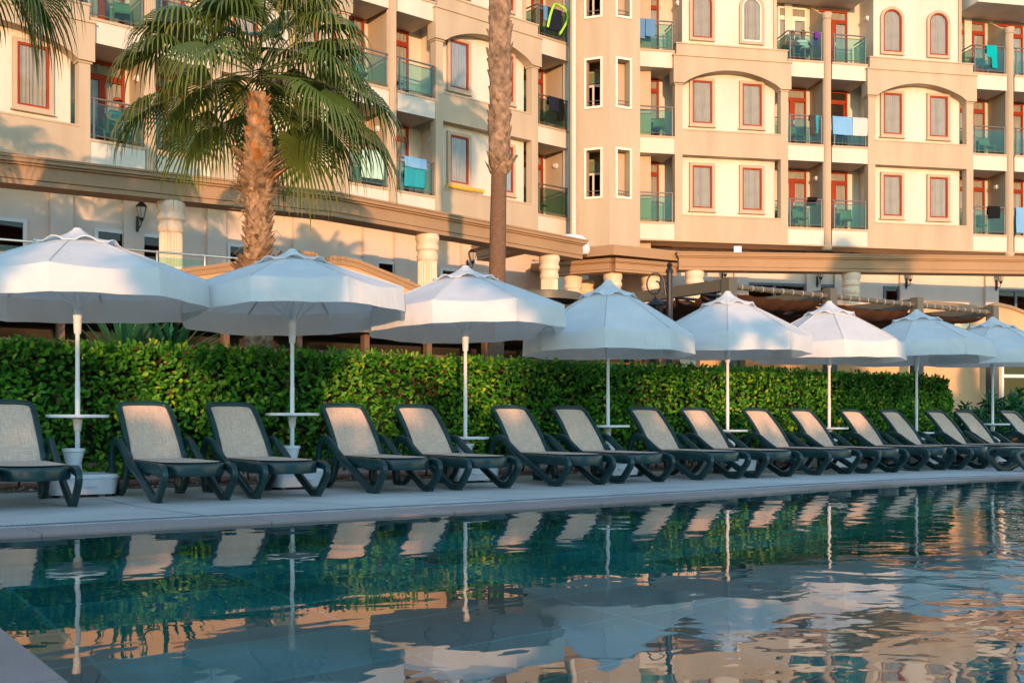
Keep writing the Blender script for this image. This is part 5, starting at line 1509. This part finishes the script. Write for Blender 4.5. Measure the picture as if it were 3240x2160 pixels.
# ------------------------------------------------------------------ people
def skinned(name, nodes, edges, m, parent, sub=1, root=0):
    """one continuous body surface grown from joints with the Skin modifier"""
    me = bpy.data.meshes.new(name); me.from_pydata([n[0] for n in nodes], edges, [])
    o = bpy.data.objects.new(name, me); C.objects.link(o)
    md = o.modifiers.new('skin', 'SKIN'); md.use_smooth_shade = True
    sv = me.skin_vertices[0].data
    for i, n in enumerate(nodes):
        r_ = n[1]; sv[i].radius = r_ if isinstance(r_, tuple) else (r_, r_)
        sv[i].use_root = (i == root)
    s2 = o.modifiers.new('sub', 'SUBSURF'); s2.levels = sub; s2.render_levels = sub
    dg = bpy.context.evaluated_depsgraph_get(); dg.update()
    m2 = bpy.data.meshes.new_from_object(o.evaluated_get(dg)); m2.materials.clear(); m2.materials.append(m)
    bpy.data.objects.remove(o)
    q = bpy.data.objects.new(name, m2); C.objects.link(q); q.parent = parent
    m2.polygons.foreach_set('use_smooth', [True]*len(m2.polygons)); return q
def person(label, W, s, D, lv, rot, skin, hair, top, shorts, cap=None, pose='sit', seed=0, seat=.46, arm_up=False):
    t = thing('person', label, 'person', W.p(s, D, FL[lv]), W.a + R(rot), None)
    nd = [((0,.02,seat+.06),.125),((0,.05,seat+.25),(.135,.10)),((0,.04,seat+.42),(.15,.10)),((0,.02,seat+.53),(.09,.075)),((0,.0,seat+.60),.052),((0,-.01,seat+.69),(.075,.088)),((0,-.02,seat+.79),(.068,.082))]
    ed = [(0,1),(1,2),(2,3),(3,4),(4,5),(5,6)]
    for sx_ in (-1,1):
        b = len(nd)
        el = (sx_*.27,-.05,seat+.27); wr = (sx_*.20,-.28,seat+.19); hd = (sx_*.17,-.36,seat+.17)
        if arm_up and sx_ > 0: el = (.22,-.20,seat+.34); wr = (.10,-.26,seat+.56); hd = (.07,-.24,seat+.64)
        nd += [((sx_*.175,.03,seat+.48),.058),(el,.043),(wr,.030),(hd,(.040,.022))]
        ed += [(2,b),(b,b+1),(b+1,b+2),(b+2,b+3)]
        dirv = (Vector(hd)-Vector(wr)).normalized(); sdv = dirv.cross(Vector((0,0,1))); 
        if sdv.length < .2: sdv = Vector((1,0,0))
        sdv.normalize()
        for k, (o_, ln) in enumerate(((-.028,.07),(-.010,.08),(.010,.077),(.027,.062))):
            f0 = Vector(hd)+sdv*o_+dirv*.04; f1 = f0+dirv*ln*.5+Vector((0,0,-.008)); f2 = f1+dirv*ln*.5+Vector((0,0,-.022))
            c0 = len(nd); nd += [(tuple(f0),.010),(tuple(f1),.009),(tuple(f2),.007)]; ed += [(b+3,c0),(c0,c0+1),(c0+1,c0+2)]
        th = Vector(wr).lerp(Vector(hd),.5)+sdv*(-.035*sx_)
        c0 = len(nd); nd += [(tuple(th),.012),(tuple(th+dirv*.045+sdv*(-.015*sx_)),.009)]; ed += [(b+2,c0),(c0,c0+1)]
        b = len(nd); kx = sx_*(.13 + .05*(seed % 3))
        nd += [((sx_*.085,-.02,seat+.05),.095),((kx,-.44,seat+.06),.062),((kx*.95,-.47,.10),.040),((kx,-.60,.035),.036)]
        ed += [(0,b),(b,b+1),(b+1,b+2),(b+2,b+3)]
    skinned('body', nd, ed, skin, t, 2)
    if top:
        sn = [((0,.03,seat+.10),(.16,.125)),((0,.05,seat+.26),(.16,.12)),((0,.04,seat+.42),(.172,.118)),((0,.025,seat+.51),(.10,.085))]; se = [(0,1),(1,2),(2,3)]
        for sx_ in (-1,1):
            b = len(sn); sn += [((sx_*.18,.03,seat+.47),.072),((sx_*.235,.0,seat+.37),.062)]; se += [(2,b),(b,b+1)]
        skinned('shirt', sn, se, top, t, 2, 1)
    if shorts:
        sn = [((0,.02,seat+.05),(.145,.13))]; se = []
        for sx_ in (-1,1):
            b = len(sn); kx = sx_*.13; sn += [((sx_*.085,-.03,seat+.055),.108),((kx*.95,-.30,seat+.06),.088)]; se += [(0,b),(b,b+1)]
        skinned('shorts', sn, se, shorts, t, 2)
    hz = seat+.745
    mb = MB(); mb.ball((0,.012,hz+.025), .098, 10, 0, 1.1)
    mb.v = [(x, y if z > hz-.0 or y > 0 else y*.55, z) for x, y, z in mb.v]
    mb.v = [(x, max(y, -.075) if z < hz+.06 else y*.96, z) for x, y, z in mb.v]
    if cap:
        mb2 = MB(); mb2.lathe([(.102,hz+.045),(.100,hz+.09),(.07,hz+.135),(.01,hz+.15)], (0,.0), 18); mb2.flat([(.09*math.cos(a), -.05-.12*math.sin(a)) for a in np.linspace(0,math.pi,10)], hz+.045, hz+.056)
        mb2.build('cap', cap, t, smooth=50)
    else: mb.build('hair', hair, t, smooth=60)
    fb = MB(); fb.tube([(0,-.085,hz+.015),(0,-.115,hz-.022),(0,-.092,hz-.035)], [.010,.016,.010], 6); 
    for sx_ in (-1,1): fb.ball((sx_*.078,.0,hz-.01), .022, 5)
    fb.build('nose_and_ears', skin, t, smooth=60)
    eb = MB()
    for sx_ in (-1,1): eb.ball((sx_*.03,-.083,hz+.018), .010, 5)
    eb.tube([(-.022,-.084,hz-.062),(0,-.090,hz-.064),(.022,-.084,hz-.062)], .006, 5); eb.build('eyes_and_mouth', mat('dark_features', (.05,.02,.015), .5), t)
    return t
SKIN = mat('skin', (.42,.21,.13), .55, .08, 5); SKIN2 = mat('tanned_skin', (.24,.105,.055), .55, .08, 5)
HAIR = mat('dark_hair', (.02,.013,.01), .5); TEALSHIRT = cloth_mat('teal_shirt', (.04,.22,.25)); WTEE = cloth_mat('white_tee', (.72,.72,.68)); REDCAP = cloth_mat('rust_cap', (.30,.07,.03)); SHORTS = cloth_mat('dark_shorts', (.03,.035,.045))
person('seated man in a teal shirt and rust red cap on the lowest left balcony', LW, cL0-.62, .72, 0, 18, SKIN, HAIR, TEALSHIRT, SHORTS, REDCAP, seed=1, arm_up=True)
furn(ch, LW, cL0-.62, .76, 0, 18, 'grey green chair carrying the man in the rust red cap')
person('bare-chested person sitting at the left of the couple on the upper balcony', RW, cR0-1.02, .78, 2, 6, SKIN2, HAIR, None, SHORTS, seed=2)
person('person in a white tee sitting at the right of the couple on the upper balcony', RW, cR0-.62, .72, 2, -4, SKIN2, HAIR, WTEE, SHORTS, seed=0)
furn(ch, RW, cR0-1.02, .82, 2, 6, 'grey green chair under the bare-chested person on the upper balcony')
furn(ch, RW, cR0-.62, .76, 2, -4, 'grey green chair under the person in the white tee')
